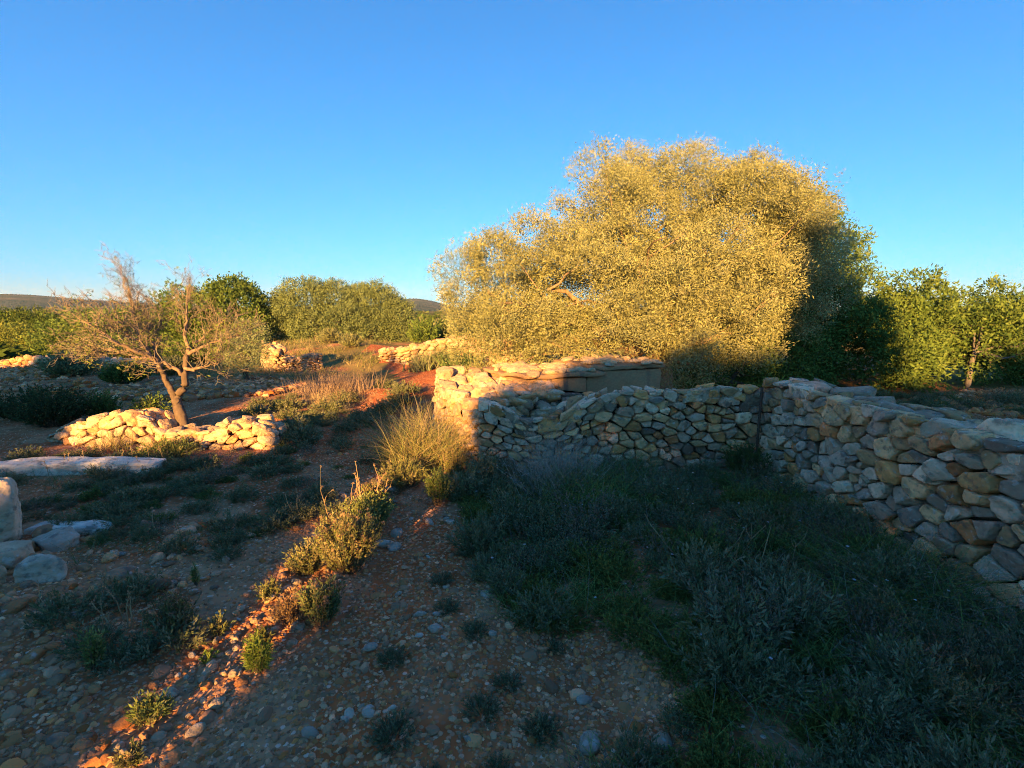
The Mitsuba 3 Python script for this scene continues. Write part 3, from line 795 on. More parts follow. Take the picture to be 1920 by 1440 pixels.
tree('olive_tree', 'wide rounded olive tree in the middle distance, left of its narrower neighbour', 'tree', (-9.6, 25.2, 0), [(-10.03, 25.26, 1.6, 1.43), (-10.94, 25.19, 1.08, 1.17), (-8.9, 25.79, 1.73, 1.2), (-8.17, 24.63, 0.71, 1.02), (-9.44, 24.61, 0.59, 1.02), (-11.46, 25.11, 0.57, 0.91)],
     0.2, (-9.6, 25.2, 0.8), (0.2, 0.16, 0.12), crown_kw=dict(sprays=4600, per=12, L=0.11, W=0.045, palette=OLIVE * [.62, .75, .7], up=0.5, spray_len=0.28, gaps=(.22, .40), gf=1.2), seed=113)
tree('olive_tree', 'narrower rounded olive tree in the middle distance, right of the wide one', 'tree', (-6.9, 26.0, 0), [(-7.04, 26.26, 1.46, 1.35), (-6.09, 26.2, 1.06, 1.08), (-7.17, 25.62, 0.55, 1.06), (-5.82, 26.1, 0.39, 0.81), (-7.72, 26.31, 1.87, 0.81)],
     0.2, (-6.9, 26.0, 0.8), (0.2, 0.16, 0.12), crown_kw=dict(sprays=3600, per=12, L=0.11, W=0.045, palette=OLIVE * [.62, .75, .7], up=0.5, spray_len=0.28, gaps=(.22, .40), gf=1.2), seed=127)
tree('carob_tree', 'green leafy carob tree standing behind the bare almond branches', 'tree', (-13.4, 23.8, -.3), [(-12.89, 24.05, 1.6, 1.25), (-14.38, 23.98, 1.11, 1.36), (-15.37, 24.05, 1.6, 0.87), (-12.39, 23.91, 0.62, 0.99), (-13.64, 23.8, -0.12, 1.25), (-11.44, 22.37, -0.25, 0.81), (-12.89, 24.12, 2.09, 0.74), (-15.37, 23.84, 0.13, 1.12)],
     0.18, (-13.4, 23.8, 0.4), (0.2, 0.16, 0.12), dict(sprays=2200, per=12, L=0.16, W=0.075, palette=CAROB * .85, up=0.4, spray_len=0.4, gaps=(.33, .5), gf=1.4), seed=131)
tree('olive_tree', 'small pale young olive tree with a dark trunk right of the almond tree', 'tree', (-5.70, 11.0, 0), [(-5.79, 11.0, 0.86, 0.34), (-5.61, 11.03, 1.0, 0.29), (-5.96, 10.98, 0.68, 0.25), (-5.57, 10.97, 0.60, 0.29), (-5.85, 11.0, .5, .25)],
     0.06, (-5.74, 11.0, 0.40), (0.10, 0.08, 0.06), dict(sprays=900, per=10, L=0.05, W=0.014, palette=OLIVE * [.9, 1.0, 1.1], up=0.5, spray_len=0.16, gaps=(.3, .5), gf=3), seed=137)

# the bare almond tree in its stone pocket
rng = np.random.default_rng(139)
almond = thing('almond_tree', 'nearly bare almond tree with a forked trunk growing out of the low wall pocket', 'tree')
TRUNKS = [[(-3.96, 6.05, 0.0), (-4.05, 6.13, 0.34), (-4.13, 6.20, 0.50)], [(-4.13, 6.20, 0.50), (-4.20, 6.22, 0.62), (-4.27, 6.24, 0.76), (-4.33, 6.26, 0.88)], [(-4.13, 6.20, 0.50), (-4.04, 6.23, 0.66), (-4.05, 6.3, 0.85), (-4.07, 6.39, 1.04)]]
LIMBS = [[(-4.06, 6.28, 0.80), (-4.15, 6.17, 0.92), (-4.29, 6.08, 1.02), (-4.42, 6.06, 1.23), (-4.56, 6.03, 1.38), (-4.75, 6.05, 1.54), (-4.94, 6.08, 1.72)],
         [(-4.29, 6.08, 1.02), (-4.53, 6.3, 1.15), (-4.73, 6.45, 1.47), (-4.77, 6.49, 1.73), (-4.83, 6.53, 2.0), (-4.9, 6.55, 2.22)],
         [(-4.40, 6.06, 1.12), (-4.62, 5.99, 1.12), (-4.79, 5.9, 1.14), (-5.0, 5.79, 1.12)],
         [(-4.06, 6.31, 0.87), (-3.87, 6.26, 0.87), (-3.68, 6.27, 0.95), (-3.5, 6.28, 1.0)],
         [(-4.07, 6.39, 1.04), (-4.07, 6.44, 1.4), (-4.05, 6.49, 1.73), (-4.07, 6.53, 2.0)],
         [(-4.33, 6.26, 0.88), (-4.54, 6.5, 1.13), (-4.54, 6.65, 1.46), (-4.61, 6.71, 1.87)],
         [(-4.07, 6.39, 1.04), (-4.0, 6.51, 1.2), (-3.82, 6.64, 1.38), (-3.6, 6.76, 1.6)],
         [(-4.07, 6.39, 1.04), (-3.85, 6.45, 1.15), (-3.55, 6.55, 1.25), (-3.3, 6.6, 1.38)],
         [(-4.33, 6.26, 0.88), (-4.5, 6.4, 1.2), (-4.7, 6.6, 1.5), (-5.0, 6.7, 1.85)],
         [(-4.29, 6.08, 1.02), (-4.5, 5.8, 1.25), (-4.7, 5.7, 1.45), (-4.85, 5.6, 1.6)]]
ta, tw, lf = Acc(), Acc(), Acc()
tips = []
for k, pts in enumerate(TRUNKS):
    q = np.array(pts)
    s = np.linspace(0, len(q) - 1, len(q) * 4)
    q = np.stack([np.interp(s, np.arange(len(q)), q[:, c]) for c in range(3)], 1) + rng.normal(0, .006, (len(s), 3))
    tube(ta, q, np.linspace(*((.074, .056), (.042, .028), (.048, .032))[k], len(q)), (0.13, 0.095, 0.07), 9)
for pts in LIMBS:
    q = np.array(pts)
    s = np.linspace(0, (len(q) - 1) * .82, len(q) * 3)
    q = np.stack([np.interp(s, np.arange(len(q)), q[:, c]) for c in range(3)], 1) + rng.normal(0, .012, (len(s), 3))
    r = np.linspace(.027, .004, len(q))
    b = put('branch', (lambda a: (tube(a, q, r, (0.24, 0.17, 0.12), 6), a.shape('bark_material', smooth=True))[1])(Acc()), almond)
    for k in range(3, len(q)):
        for _ in range(4 if k > 5 else 2):
            tips.append((q[k], unit(q[k] - q[k - 1]), r[k], 0))
twig_col = np.array((0.27, 0.215, 0.165))
count = 0
while tips:
    p, d, r, lev = tips.pop()
    ln = (0.29, 0.16, 0.09)[lev] * rng.uniform(.5, 1.3)
    dd = unit(d + rng.normal(0, .75, 3) + [0, 0, .35 if lev < 2 else .15])
    q = bent(rng, p, p + dd * ln, 4, .12)
    tube(tw, q, np.linspace(min(r * .6, (.0055, .0036, .0026)[lev]), .0016, 4), twig_col * rng.uniform(.75, 1.2), 3)
    if lev < 2:
        for _ in range((2, 3)[lev]):
            s = rng.uniform(.25, 1)
            tips.append((q[0] + (q[-1] - q[0]) * s, unit(q[-1] - q[0]), .006, lev + 1))
    if rng.uniform() < (.17 if p[2] < 1.45 else .03):
        n = 5
        leaves(lf, rng, np.repeat(q[-1:], n, 0) + rng.normal(0, .02, (n, 3)), ball(rng, n) + [0, 0, .3], rng.uniform(.035, .06, n), .014, np.array((0.16, 0.19, 0.05)) * rng.uniform(.8, 1.3, (n, 1)))
    count += 1
put('trunk', ta.shape('bark_material', smooth=True), almond)
put('twigs', tw.shape('bark_material', smooth=True), almond, kind='stuff')
put('leaves', lf.shape('leaf_material'), almond, kind='stuff')

# trees down in the valley on the left
VALLEY = [(-31.17, 32.05, -0.38, 1.33, 2, 'bright yellow green pine crown at the left edge, nearest tree of the valley'), (-44.77, 45.31, 0.44, 2.58, 0, 'dark broad tree at the left edge behind the bright pine'), (-38.5, 42.27, 0.39, 1.84, 0, 'dark rounded tree right behind the bright pine'),
          (-24.21, 28.0, -0.42, 1.31, 1, 'mid green bushy tree left of the almond branches'), (-29.81, 36.19, 0.3, 1.5, 1, 'olive green tree seen just above the mid green bushy one'), (-25.73, 25.86, -1.22, 0.68, 2, 'small yellow green bush tree under the bright pine at the left edge'),
          (-19.38, 23.93, -0.63, 0.88, 1, 'low green tree seen through the left almond twigs'), (-23.28, 30.11, 0.21, 1.41, 1, 'green tree seen through the middle of the almond twigs'), (-56.25, 60.59, 0.9, 1.88, 2, 'small far yellowish tree above the dark rounded tree'),
          (-54.25, 62.56, 0.6, 1.94, 1, 'small far green tree left of the almond top twigs'), (-27.71, 38.29, 0.61, 1.78, 1, 'green tree between the almond tree and the leafy carob'), (-63.28, 75.79, 1.1, 2.73, 0, 'farthest dark tree left of the almond top'), (-78.33, 80.85, 1.1, 3.33, 0, 'farthest dark tree at the left edge'),
          (-55.42, 70.69, 0.8, 2.19, 1, 'far green tree behind the almond top twigs')]
for k, (x, y, z, r, kind, lab) in enumerate(VALLEY):
    rng = np.random.default_rng(200 + k)
    g = float(height(x, y))
    r = r * (1.0 if k == 0 else 1.15)
    z = min(z, 1.7 - r * 1.1) if k > 0 else z - .4
    lobes = [(x, y, z, r)] + [(x + rng.normal(0, .55) * r, y + rng.normal(0, .4) * r, z + rng.uniform(-.45, .25) * r, r * rng.uniform(.45, .75)) for _ in range(6)]
    if z - r > g + 1.0:
        lobes += [(x + rng.normal(0, .5) * r, y, (z - r + g) / 2 + .4, r * .8) for _ in range(3)]
    tree('pine_tree' if kind == 2 else 'valley_tree', lab, 'tree', (x, y, g), lobes, .16, (x, y, max(g + .6, z - r * .8)), (0.16, 0.13, 0.10),
         dict(sprays=850, per=10, L=.11 * r, W=.045 * r, palette=(CAROB * .55, CAROB, PINE * 1.25)[kind], up=.4, spray_len=.25 * r, gaps=(.30, .48), gf=1.6 / r), limbs=6, twigs=1, seed=300 + k)

# trees out of the frame behind the camera: they hold the low sun off the foreground and leave one gap
PERP = np.array([LIGHT[1], -LIGHT[0]])


def behind(s, z, dist=14.0):
    xy = PERP * s - LIGHT * dist
    return xy[0], xy[1], z


LIFT = (14 + 5.0) * (math.tan(SUN_ELEV) - math.tan(math.radians(9.0)))
SHADE = [('screening_tree', [(-16, -10.6, 4.7), (-10.8, -6.35, 4.35)], 'tree behind the camera whose shade covers the far left'),
         ('screening_tree', [(-6.4, -3.7, 2.95)], 'low tree behind the camera'),
         ('screening_tree', [(-3.75, -2.2, 3.8)], 'narrow tree behind the camera left of the gap of light'),
         ('screening_tree', [(-1.35, -0.4, 3.95), (-0.6, 1.2, 4.3), (0.8, 3.1, 4.6)], 'broad tree behind the camera right of the gap of light'),
         ('screening_tree', [(2.9, 5.0, 6.8)], 'tall narrow tree behind the camera on the right'),
         ('screening_tree', [(5.0, 7.3, 4.4), (7.1, 13.0, 5.1)], 'tree behind the camera whose shade covers the right wall')]
for k, (nm, spans, lab) in enumerate(SHADE):
    rng = np.random.default_rng(400 + k)
    acc = Acc()
    for s0, s1, top in spans:
        top += LIFT
        area = (s1 - s0) * top
        n = int(area * 1300)
        s = rng.uniform(s0, s1, n)
        edge = np.minimum(s - s0, s1 - s) / 0.5
        tp = top - 0.18 * (1 - np.clip(edge, 0, 1)) ** 2 - 0.12 * meshkit.noise(np.stack([s * 2.1, 0 * s, 0 * s], -1), k)
        z = 0.05 + (tp - 0.05) * rng.uniform(0, 1, n) ** 0.85
        P = np.hstack([PERP * s[:, None] - LIGHT * (14 + rng.uniform(-.5, .5, n))[:, None], z[:, None]])
        if k == 2:                                                      # a thin place between its leaves
            P = P[((s + 2.22) / .26) ** 2 + ((z - LIFT - 2.76) / .15) ** 2 > 1]
            n = len(P)
        leaves(acc, rng, P, ball(rng, n), rng.uniform(.12, .22, n), rng.uniform(.08, .13, n), DARK[rng.integers(0, 3, n)])
    if k == 2 or k == 3:                                                # the ragged foot of the gap between the two trees
        n = 9000
        z = rng.uniform(0, 3.05 + LIFT, n)
        zz = z - LIFT
        lo, hi = (-2.35, np.interp(zz, [-2, 2.25, 2.42, 2.7, 3.05], [-1.75, -1.80, -1.94, -2.05, -2.35])) if k == 2 else (np.interp(zz, [-2, 2.25, 2.42, 2.7, 3.05], [-1.65, -1.56, -1.45, -1.31, -1.20]), -1.2)
        s = lo + (hi - lo) * rng.uniform(0, 1, n)
        ok = ((s + 2.22) / .26) ** 2 + ((zz - 2.76) / .15) ** 2 > 1
        s, z = s[ok], z[ok]
        n = len(s)
        P = np.hstack([PERP * s[:, None] - LIGHT * (14 + rng.uniform(-.4, .4, n))[:, None], z[:, None]])
        leaves(acc, rng, P, ball(rng, n), rng.uniform(.07, .12, n), rng.uniform(.04, .07, n), DARK[rng.integers(0, 3, n)])
    if k == 3:                                                          # a few sprays that hang into the gap
        for cs_, cz in ((-1.68, 2.42), (-1.76, 2.56), (-1.60, 2.60)):
            n = 16
            s = cs_ + rng.normal(0, .045, n)
            z = cz + LIFT + rng.normal(0, .035, n)
            P = np.hstack([PERP * s[:, None] - LIGHT * (14 + rng.uniform(-.2, .2, n))[:, None], z[:, None]])
            leaves(acc, rng, P, ball(rng, n), rng.uniform(.06, .10, n), rng.uniform(.03, .05, n), DARK[rng.integers(0, 3, n)])
    t = thing(nm, lab, 'tree')
    s0, s1 = spans[0][0], spans[-1][1]
    tk = Acc()
    for c in ((spans[0][0] + spans[0][1]) / 2, (spans[-1][0] + spans[-1][1]) / 2)[:len(spans)]:
        tube(tk, bent(rng, behind(c, -.2), behind(c, spans[0][2] * .8), 6, .03), np.linspace(.14, .04, 6), (0.16, 0.13, 0.10), 7)
    put('trunk', tk.shape('bark_material', smooth=True), t)
    put('crown', acc.shape('leaf_material'), t)

# far scrub: one mass of small bushes over the valley and the plain
rng = np.random.default_rng(501)
for k in range(3):
    acc = crown(rng, [(0, 0, .45, .8), (.5, .1, .3, .55), (-.45, .2, .35, .6), (.1, -.3, .25, .5)], sprays=70, per=7, L=.34, W=.16, palette=(CAROB * .8, OLIVE * .65, CAROB * .6)[k] * 1.0, up=.3, spray_len=.3, gaps=(.2, .4))
    scene[f'scrub_form_{k}'] = {'type': 'shapegroup', 'bush': acc.shape('leaf_material')}
n = 0
while n < 800:
    az_, r_ = rng.uniform(-52, 50), math.exp(rng.uniform(math.log(32), math.log(700)))
    if (-30 < az_ < -4 and r_ < 44) or (az_ > 20 and r_ < 70):
        continue
    x, y = r_ * math.sin(math.radians(az_)), r_ * math.cos(math.radians(az_))
    sc = rng.uniform(.6, 1.5) * (1.0 + r_ / 350)
    n += 1
    scene[f'far_scrub__{n:03d}'] = {'type': 'instance', 'group': {'type': 'ref', 'id': f'scrub_form_{rng.integers(0, 3)}'},
                                    'to_world': T().translate([x, y, float(height(x, y)) - .1]).rotate([0, 0, 1], float(rng.uniform(0, 360))).scale([sc, sc, sc * .8])}
tag('far_scrub', 'far mass of olive green scrub over the valley and the plain below the hills', 'scrub', kind='stuff')

# ---------------------------------------------------------------- shrubs, grass, stalks
THYME = np.array([(0.18, 0.185, 0.10), (0.145, 0.16, 0.08), (0.22, 0.22, 0.13), (0.135, 0.155, 0.065)])
YELLOW = np.array([(0.20, 0.21, 0.07), (0.24, 0.23, 0.09), (0.16, 0.18, 0.07), (0.30, 0.25, 0.12)])
LIME = np.array([(0.20, 0.27, 0.05), (0.24, 0.30, 0.06), (0.17, 0.24, 0.05)])
GREEN = np.array([(0.12, 0.16, 0.045), (0.14, 0.18, 0.05), (0.10, 0.14, 0.045)])
STRAW = np.array([(0.40, 0.30, 0.17), (0.34, 0.25, 0.14), (0.45, 0.35, 0.21)])
GREYTAN = np.array([(0.30, 0.26, 0.21), (0.25, 0.22, 0.18), (0.36, 0.31, 0.25)])


def shrub_mesh(rng, R, H, stems, per, L, W, palette, bark=(0.16, 0.12, 0.085), stem_r=.002, upright=.5, start=.35, fluff=.5, heads=None):
    """(leaves, stems) of a dome shaped small shrub about the origin."""
    lf, st = Acc(), Acc()
    d = ball(rng, stems)
    d[:, 2] = np.abs(d[:, 2]) + upright
    d = unit(d)
    tip = d * [R, R, H] * rng.uniform(.6, 1.08, (stems, 1))
    hor = np.hypot(d[:, 0], d[:, 1])[:, None]
    base = d * [R * .25, R * .25, 0]
    for k in range(stems):
        tube(st, np.stack([base[k], (base[k] + tip[k]) / 2 + rng.normal(0, .02 * H, 3) + [0, 0, -.04 * H * hor[k, 0]], tip[k]]), [stem_r, stem_r * .8, stem_r * .4], bark, 3)
    s = rng.uniform(start, 1.0, (stems, per))
    P = base[:, None] + (tip - base)[:, None] * s[..., None] + rng.normal(0, .018 * max(R, H), (stems, per, 3))
    D = unit(d[:, None] + rng.normal(0, fluff, P.shape))
    tone = palette[rng.integers(0, len(palette), stems)] * rng.uniform(.8, 1.2, (stems, 1))
    n = stems * per
    leaves(lf, rng, P.reshape(-1, 3), D.reshape(-1, 3), L * rng.uniform(.6, 1.35, n), W * rng.uniform(.7, 1.3, n), np.repeat(tone, per, 0) * rng.uniform(.8, 1.2, (n, 1)))
    if heads is not None:
        for k in rng.choice(stems, stems // 3, replace=False):
            m = 9
            leaves(lf, rng, np.repeat(tip[k][None], m, 0), ball(rng, m) + [0, 0, .5], L * .7, W * 1.6, heads * rng.uniform(.7, 1.2, (m, 1)))
    return lf, st


def placed(x, y, rot=0.0, s=(1, 1, 1), dz=-0.012):
    return T().translate([float(x), float(y), float(height(x, y)) + dz]).rotate([0, 0, 1], float(rot)).scale([float(q) for q in s])


def shrub(name, label, cat, x, y, seed, group=None, **kw):
    rng = np.random.default_rng(seed)
    lf, st = shrub_mesh(rng, **kw)
    t = thing(name, label, cat, group)
    put('foliage', {**lf.shape('leaf_material'), 'to_world': placed(x, y)}, t)
    put('stems', {**st.shape('bark_material', smooth=True), 'to_world': placed(x, y)}, t)
    return t


# the sunlit and half lit plants of the strip of light
HEADS = np.array((0.30, 0.20, 0.12))
shrub('shrub', 'largest sunlit yellow green shrub in the strip of light on the track', 'shrub', -1.02, 2.98, 601, R=.30, H=.40, stems=230, per=30, L=.024, W=.008, palette=YELLOW, upright=.8, heads=HEADS)
shrub('shrub', 'grey green shrub directly behind the largest sunlit one', 'shrub', -1.05, 3.55, 602, R=.26, H=.30, stems=140, per=24, L=.03, W=.012, palette=THYME * [1.2, 1.3, .8], upright=.6)
shrub('shrub', 'upright sunlit shrub in front of the largest one, nearer the camera', 'shrub', -0.97, 2.42, 603, R=.17, H=.26, stems=120, per=26, L=.022, W=.008, palette=YELLOW * [.8, .95, .9], upright=1.0, heads=HEADS)
shrub('shrub', 'dry orange brown low shrub left of the two sunlit shrubs', 'shrub', -1.14, 2.47, 604, R=.15, H=.19, stems=110, per=14, L=.02, W=.006, palette=STRAW * [.9, .75, .6], upright=.6)
shrub('herb', 'bright lime green feathery herb at the foot of the sunlit shrubs', 'plant', -1.13, 2.08, 605, R=.085, H=.17, stems=70, per=30, L=.026, W=.005, palette=LIME, upright=.9, fluff=.8)
shrub('herb', 'sunlit yellow green herb on the gravel at the lower left', 'plant', -1.43, 1.82, 606, R=.12, H=.12, stems=50, per=22, L=.022, W=.007, palette=YELLOW * [.9, 1.05, .9], upright=.8)
shrub('herb', 'sunlit herb left of the dark shrubs on the left bank', 'plant', -1.88, 2.10, 607, R=.08, H=.20, stems=36, per=22, L=.022, W=.007, palette=YELLOW * [.85, 1.05, .8], upright=1.4)
shrub('shrub', 'dark low shrub with brown sunlit seed heads on the left bank', 'shrub', -1.72, 2.40, 608, R=.17, H=.20, stems=100, per=18, L=.018, W=.006, palette=THYME * [1.1, .95, .7], upright=.7, heads=HEADS)
shrub('herb', 'small sunlit herb right of the brown seed heads', 'plant', -1.47, 2.36, 609, R=.08, H=.12, stems=26, per=18, L=.02, W=.007, palette=YELLOW, upright=.8)
shrub('herb', 'single sunlit yellow green sprig in front of the dry stalks on the left', 'plant', -1.85, 2.80, 610, R=.05, H=.15, stems=14, per=20, L=.02, W=.006, palette=YELLOW * [.9, 1.05, .8], upright=2.0)
shrub('herb', 'tiny green herb on the gravel left of the lime green one', 'plant', -1.42, 2.18, 611, R=.05, H=.05, stems=20, per=12, L=.018, W=.006, palette=LIME, upright=.5)
shrub('shrub', 'low yellow green shrub at the foot of the sunlit wall end', 'shrub', -0.62, 4.10, 612, R=.17, H=.30, stems=150, per=22, L=.026, W=.008, palette=YELLOW * [.8, 1.0, .7], upright=1.0)
shrub('shrub', 'wide sunlit shrub under the tall grass clump', 'shrub', -0.98, 4.48, 613, R=.30, H=.26, stems=180, per=20, L=.026, W=.008, palette=YELLOW, upright=.6)
shrub('shrub', 'sunlit dry shrub between the grass clump and the wall end', 'shrub', -0.55, 4.70, 614, R=.18, H=.36, stems=110, per=18, L=.024, W=.007, palette=YELLOW * [1.0, .95, .8], upright=.9)
shrub('shrub', 'yellow green shrub growing along the foot of the pocket wall', 'shrub', -3.75, 5.42, 615, R=.42, H=.22, stems=260, per=18, L=.028, W=.009, palette=YELLOW * [.9, 1.05, .8], upright=.5)
shrub('shrub', 'dark evergreen shrub left of the pocket wall', 'shrub', -6.35, 6.95, 616, R=.62, H=.58, stems=320, per=22, L=.04, W=.018, palette=DARK, upright=.5)
shrub('shrub', 'second dark evergreen shrub behind the left end of the pocket wall', 'shrub', -7.15, 7.4, 617, R=.55, H=.48, stems=260, per=20, L=.04, W=.018, palette=DARK, upright=.5)
shrub('shrub', 'small bright green shrub behind the pocket wall, left of the almond trunk', 'shrub', -5.05, 7.0, 618, R=.34, H=.46, stems=150, per=18, L=.035, W=.016, palette=CAROB, upright=.6)
shrub('shrub', 'small green shrub left of the bright green one behind the pocket wall', 'shrub', -5.95, 7.3, 619, R=.36, H=.46, stems=150, per=18, L=.035, W=.016, palette=CAROB * .9, upright=.6)
shrub('shrub', 'dark green shrub in the corner where the two shaded walls meet', 'shrub', 2.22, 4.72, 620, R=.26, H=.36, stems=170, per=22, L=.03, W=.010, palette=GREEN * .8, upright=.6)
shrub('shrub', 'grey shrub among the tall spiky plants right of the red path', 'shrub', -1.9, 13.3, 621, R=.45, H=.5, stems=110, per=14, L=.07, W=.02, palette=THYME * 1.3, upright=.9)
shrub('shrub', 'green shrub in front of the far wall, left of the huge olive', 'shrub', -3.78, 22.1, 622, R=.9, H=1.4, stems=150, per=18, L=.12, W=.06, palette=CAROB, upright=.5)
shrub('shrub', 'green shrub beside the far wall close to the huge olive', 'shrub', -3.0, 24.1, 623, R=.9, H=1.3, stems=150, per=18, L=.12, W=.06, palette=CAROB, upright=.5)
shrub('shrub', 'grey green shrub below the middle distance olives, left of the red path', 'shrub', -7.1, 20.0, 624, R=.6, H=.55, stems=130, per=16, L=.09, W=.035, palette=OLIVE * .8, upright=.5)
shrub('shrub', 'smaller grey green shrub at the left edge of the far red path', 'shrub', -5.5, 17.6, 625, R=.5, H=.5, stems=130, per=16, L=.08, W=.03, palette=OLIVE * .8, upright=.5)
shrub('shrub', 'pale rounded bush on the low dark wall at the far left', 'shrub', -12.9, 15.6, 626, R=.7, H=.8, stems=150, per=16, L=.09, W=.04, palette=OLIVE, upright=.4)
shrub('shrub', 'olive shoots hanging over the front of the cistern roof', 'shrub', 1.35, 6.85, 627, R=.55, H=.75, stems=200, per=22, L=.05, W=.014, palette=OLIVE * [.8, .9, .9], upright=.5)

shrub('herb', 'pale yellow green herb at the very bottom of the strip of sunlight', 'plant', -1.36, 1.62, 628, R=.07, H=.09, stems=34, per=18, L=.02, W=.006, palette=YELLOW, upright=.7)
shrub('herb', 'low sunlit herb left of the dry orange brown shrub', 'plant', -1.36, 2.66, 629, R=.10, H=.12, stems=44, per=18, L=.02, W=.006, palette=YELLOW * [.95, 1.0, .9], upright=.7)
shrub('herb', 'sunlit tuft between the lime green herb and the dry orange brown shrub', 'plant', -1.22, 2.28, 630, R=.07, H=.10, stems=34, per=16, L=.02, W=.006, palette=YELLOW * [1.0, .95, .8], upright=.9)
shrub('shrub', 'sunlit spreading shrub at the left foot of the largest sunlit one', 'shrub', -1.26, 2.95, 632, R=.17, H=.20, stems=110, per=22, L=.022, W=.007, palette=YELLOW, upright=.7)
shrub('shrub', 'dry yellow shrub right behind the grey green one on the track', 'shrub', -1.12, 3.95, 633, R=.16, H=.26, stems=90, per=18, L=.022, W=.007, palette=YELLOW * [1.05, .95, .8], upright=.9, heads=HEADS)

for k, (x, y, R, H, pal, lab) in enumerate([(-8.3, 10.9, .55, .5, CAROB * .8, 'round green bush left of the rubble spread, behind the dark evergreen shrubs'), (-10.6, 12.2, .7, .6, OLIVE * .8, 'grey green bush on the stony ground at the left edge, before the low dark wall'),
                                            (-9.2, 14.6, .8, .8, CAROB, 'bright green bush behind the left twigs of the almond tree'), (-12.0, 17.0, 1.0, 1.0, CAROB * .9, 'green bush beyond the low dark wall, left of the pale rounded one'), (-14.6, 17.6, 1.1, 1.1, YELLOW * .8, 'yellow green bush beyond the left end of the low dark wall'),
                                            (-10.6, 19.0, 1.0, 1.0, YELLOW * .7, 'yellow green bush seen through the low left branches of the almond tree'), (-7.6, 14.4, .6, .55, YELLOW * .8, 'small yellow bush left of the ruined hut corner'), (-8.4, 12.6, .5, .45, THYME * 1.2, 'low grey bush at the back of the rubble spread'),
                                            (-16.5, 21.0, 1.4, 1.5, CAROB, 'tall green bush below the valley trees at the far left')]):
    shrub('bush', lab, 'bush', x, y, 720 + k, R=R, H=H, stems=220, per=20, L=.055 + .03 * R, W=.022 + .012 * R, palette=pal, upright=.5)

# cushions of the shaded gravel and the left side: alike, each an object
rng = np.random.default_rng(631)
CUSH = [tuple(a.shape(m, smooth=(m == 'bark_material')) for a, m in zip(shrub_mesh(rng, R=.15, H=.10, stems=95, per=15, L=.019, W=.0058, palette=THYME, upright=.35), ('leaf_material', 'bark_material'))) for _ in range(4)]
track_spots = [(-0.35, 2.55), (-0.18, 2.35), (-0.02, 2.0), (-0.12, 1.85), (-0.55, 2.15), (-0.45, 1.72), (-0.28, 1.55), (-0.52, 1.5), (-0.05, 1.6), (0.12, 1.75), (0.2, 2.25), (-0.2, 2.9), (-0.32, 3.2), (-0.6, 1.35), (-0.1, 1.36), (0.1, 1.45), (-0.42, 2.85)]
ORDER = 'nearest|second nearest|third nearest|fourth nearest|fifth nearest|sixth nearest|seventh nearest|eighth nearest|ninth nearest|tenth nearest|eleventh nearest|twelfth nearest|thirteenth nearest|fourteenth nearest|third farthest|second farthest|farthest'.split('|')
for place, (x, y) in zip(ORDER, sorted(track_spots, key=lambda q: math.hypot(*q))):
    c, s, r = CUSH[rng.integers(0, 4)], rng.uniform(.45, .8), rng.uniform(0, 360)
    t = thing('cushion_shrub', f'dark cushion shrub in the shaded gravel, {place} to the camera', 'shrub', 'cushion shrubs in the gravel')
    put('foliage', {**c[0], 'to_world': placed(x, y, r, (s, s, s))}, t)
    put('stems', {**c[1], 'to_world': placed(x, y, r, (s, s, s))}, t)
left_spots = [(-2.0, 4.5), (-2.3, 4.2), (-1.9, 4.05), (-2.4, 4.75), (-1.75, 3.6), (-2.05, 3.55), (-2.55, 3.95), (-2.2, 3.2), (-1.85, 3.15), (-3.1, 5.0), (-3.6, 5.05), (-4.1, 5.2), (-4.6, 5.3), (-5.2, 5.3), (-2.55, 5.2), (-2.1, 2.62), (-2.3, 2.45), (-2.0, 2.25), (-1.8, 2.15),
              (-1.65, 2.25), (-3.5, 4.3), (-3.9, 4.4), (-3.2, 4.1), (-4.6, 4.5), (-2.9, 4.5), (-3.05, 3.75), (-1.35, 5.6), (-1.2, 5.9), (-1.1, 3.95), (-1.35, 3.8), (-1.3, 3.2)]
mid_spots = [(-2.75, 6.4), (-3.0, 6.9), (-2.65, 7.2), (-3.3, 7.4), (-2.9, 7.9), (-2.1, 7.0), (-2.3, 7.4), (-2.0, 7.7), (-2.2, 6.6), (-3.6, 8.0), (-1.9, 8.5), (-2.9, 8.6), (-3.3, 6.2), (-3.9, 7.6), (-2.5, 6.0), (-2.0, 9.3), (-2.5, 9.9), (-4.2, 8.4)]
for k in range(4):
    scene[f'cushion_form_{k}'] = {'type': 'shapegroup', 'leaves': CUSH[k][0]}
for n, (x, y) in enumerate(left_spots + mid_spots, 1):
    s = rng.uniform(.8, 1.5) * (1.0 if n <= len(left_spots) else 1.75)
    scene[f'low_scrub__{900 + n:03d}'] = {'type': 'instance', 'group': {'type': 'ref', 'id': f'cushion_form_{rng.integers(0, 4)}'}, 'to_world': placed(x, y, rng.uniform(0, 360), (s, s, s * 1.05))}

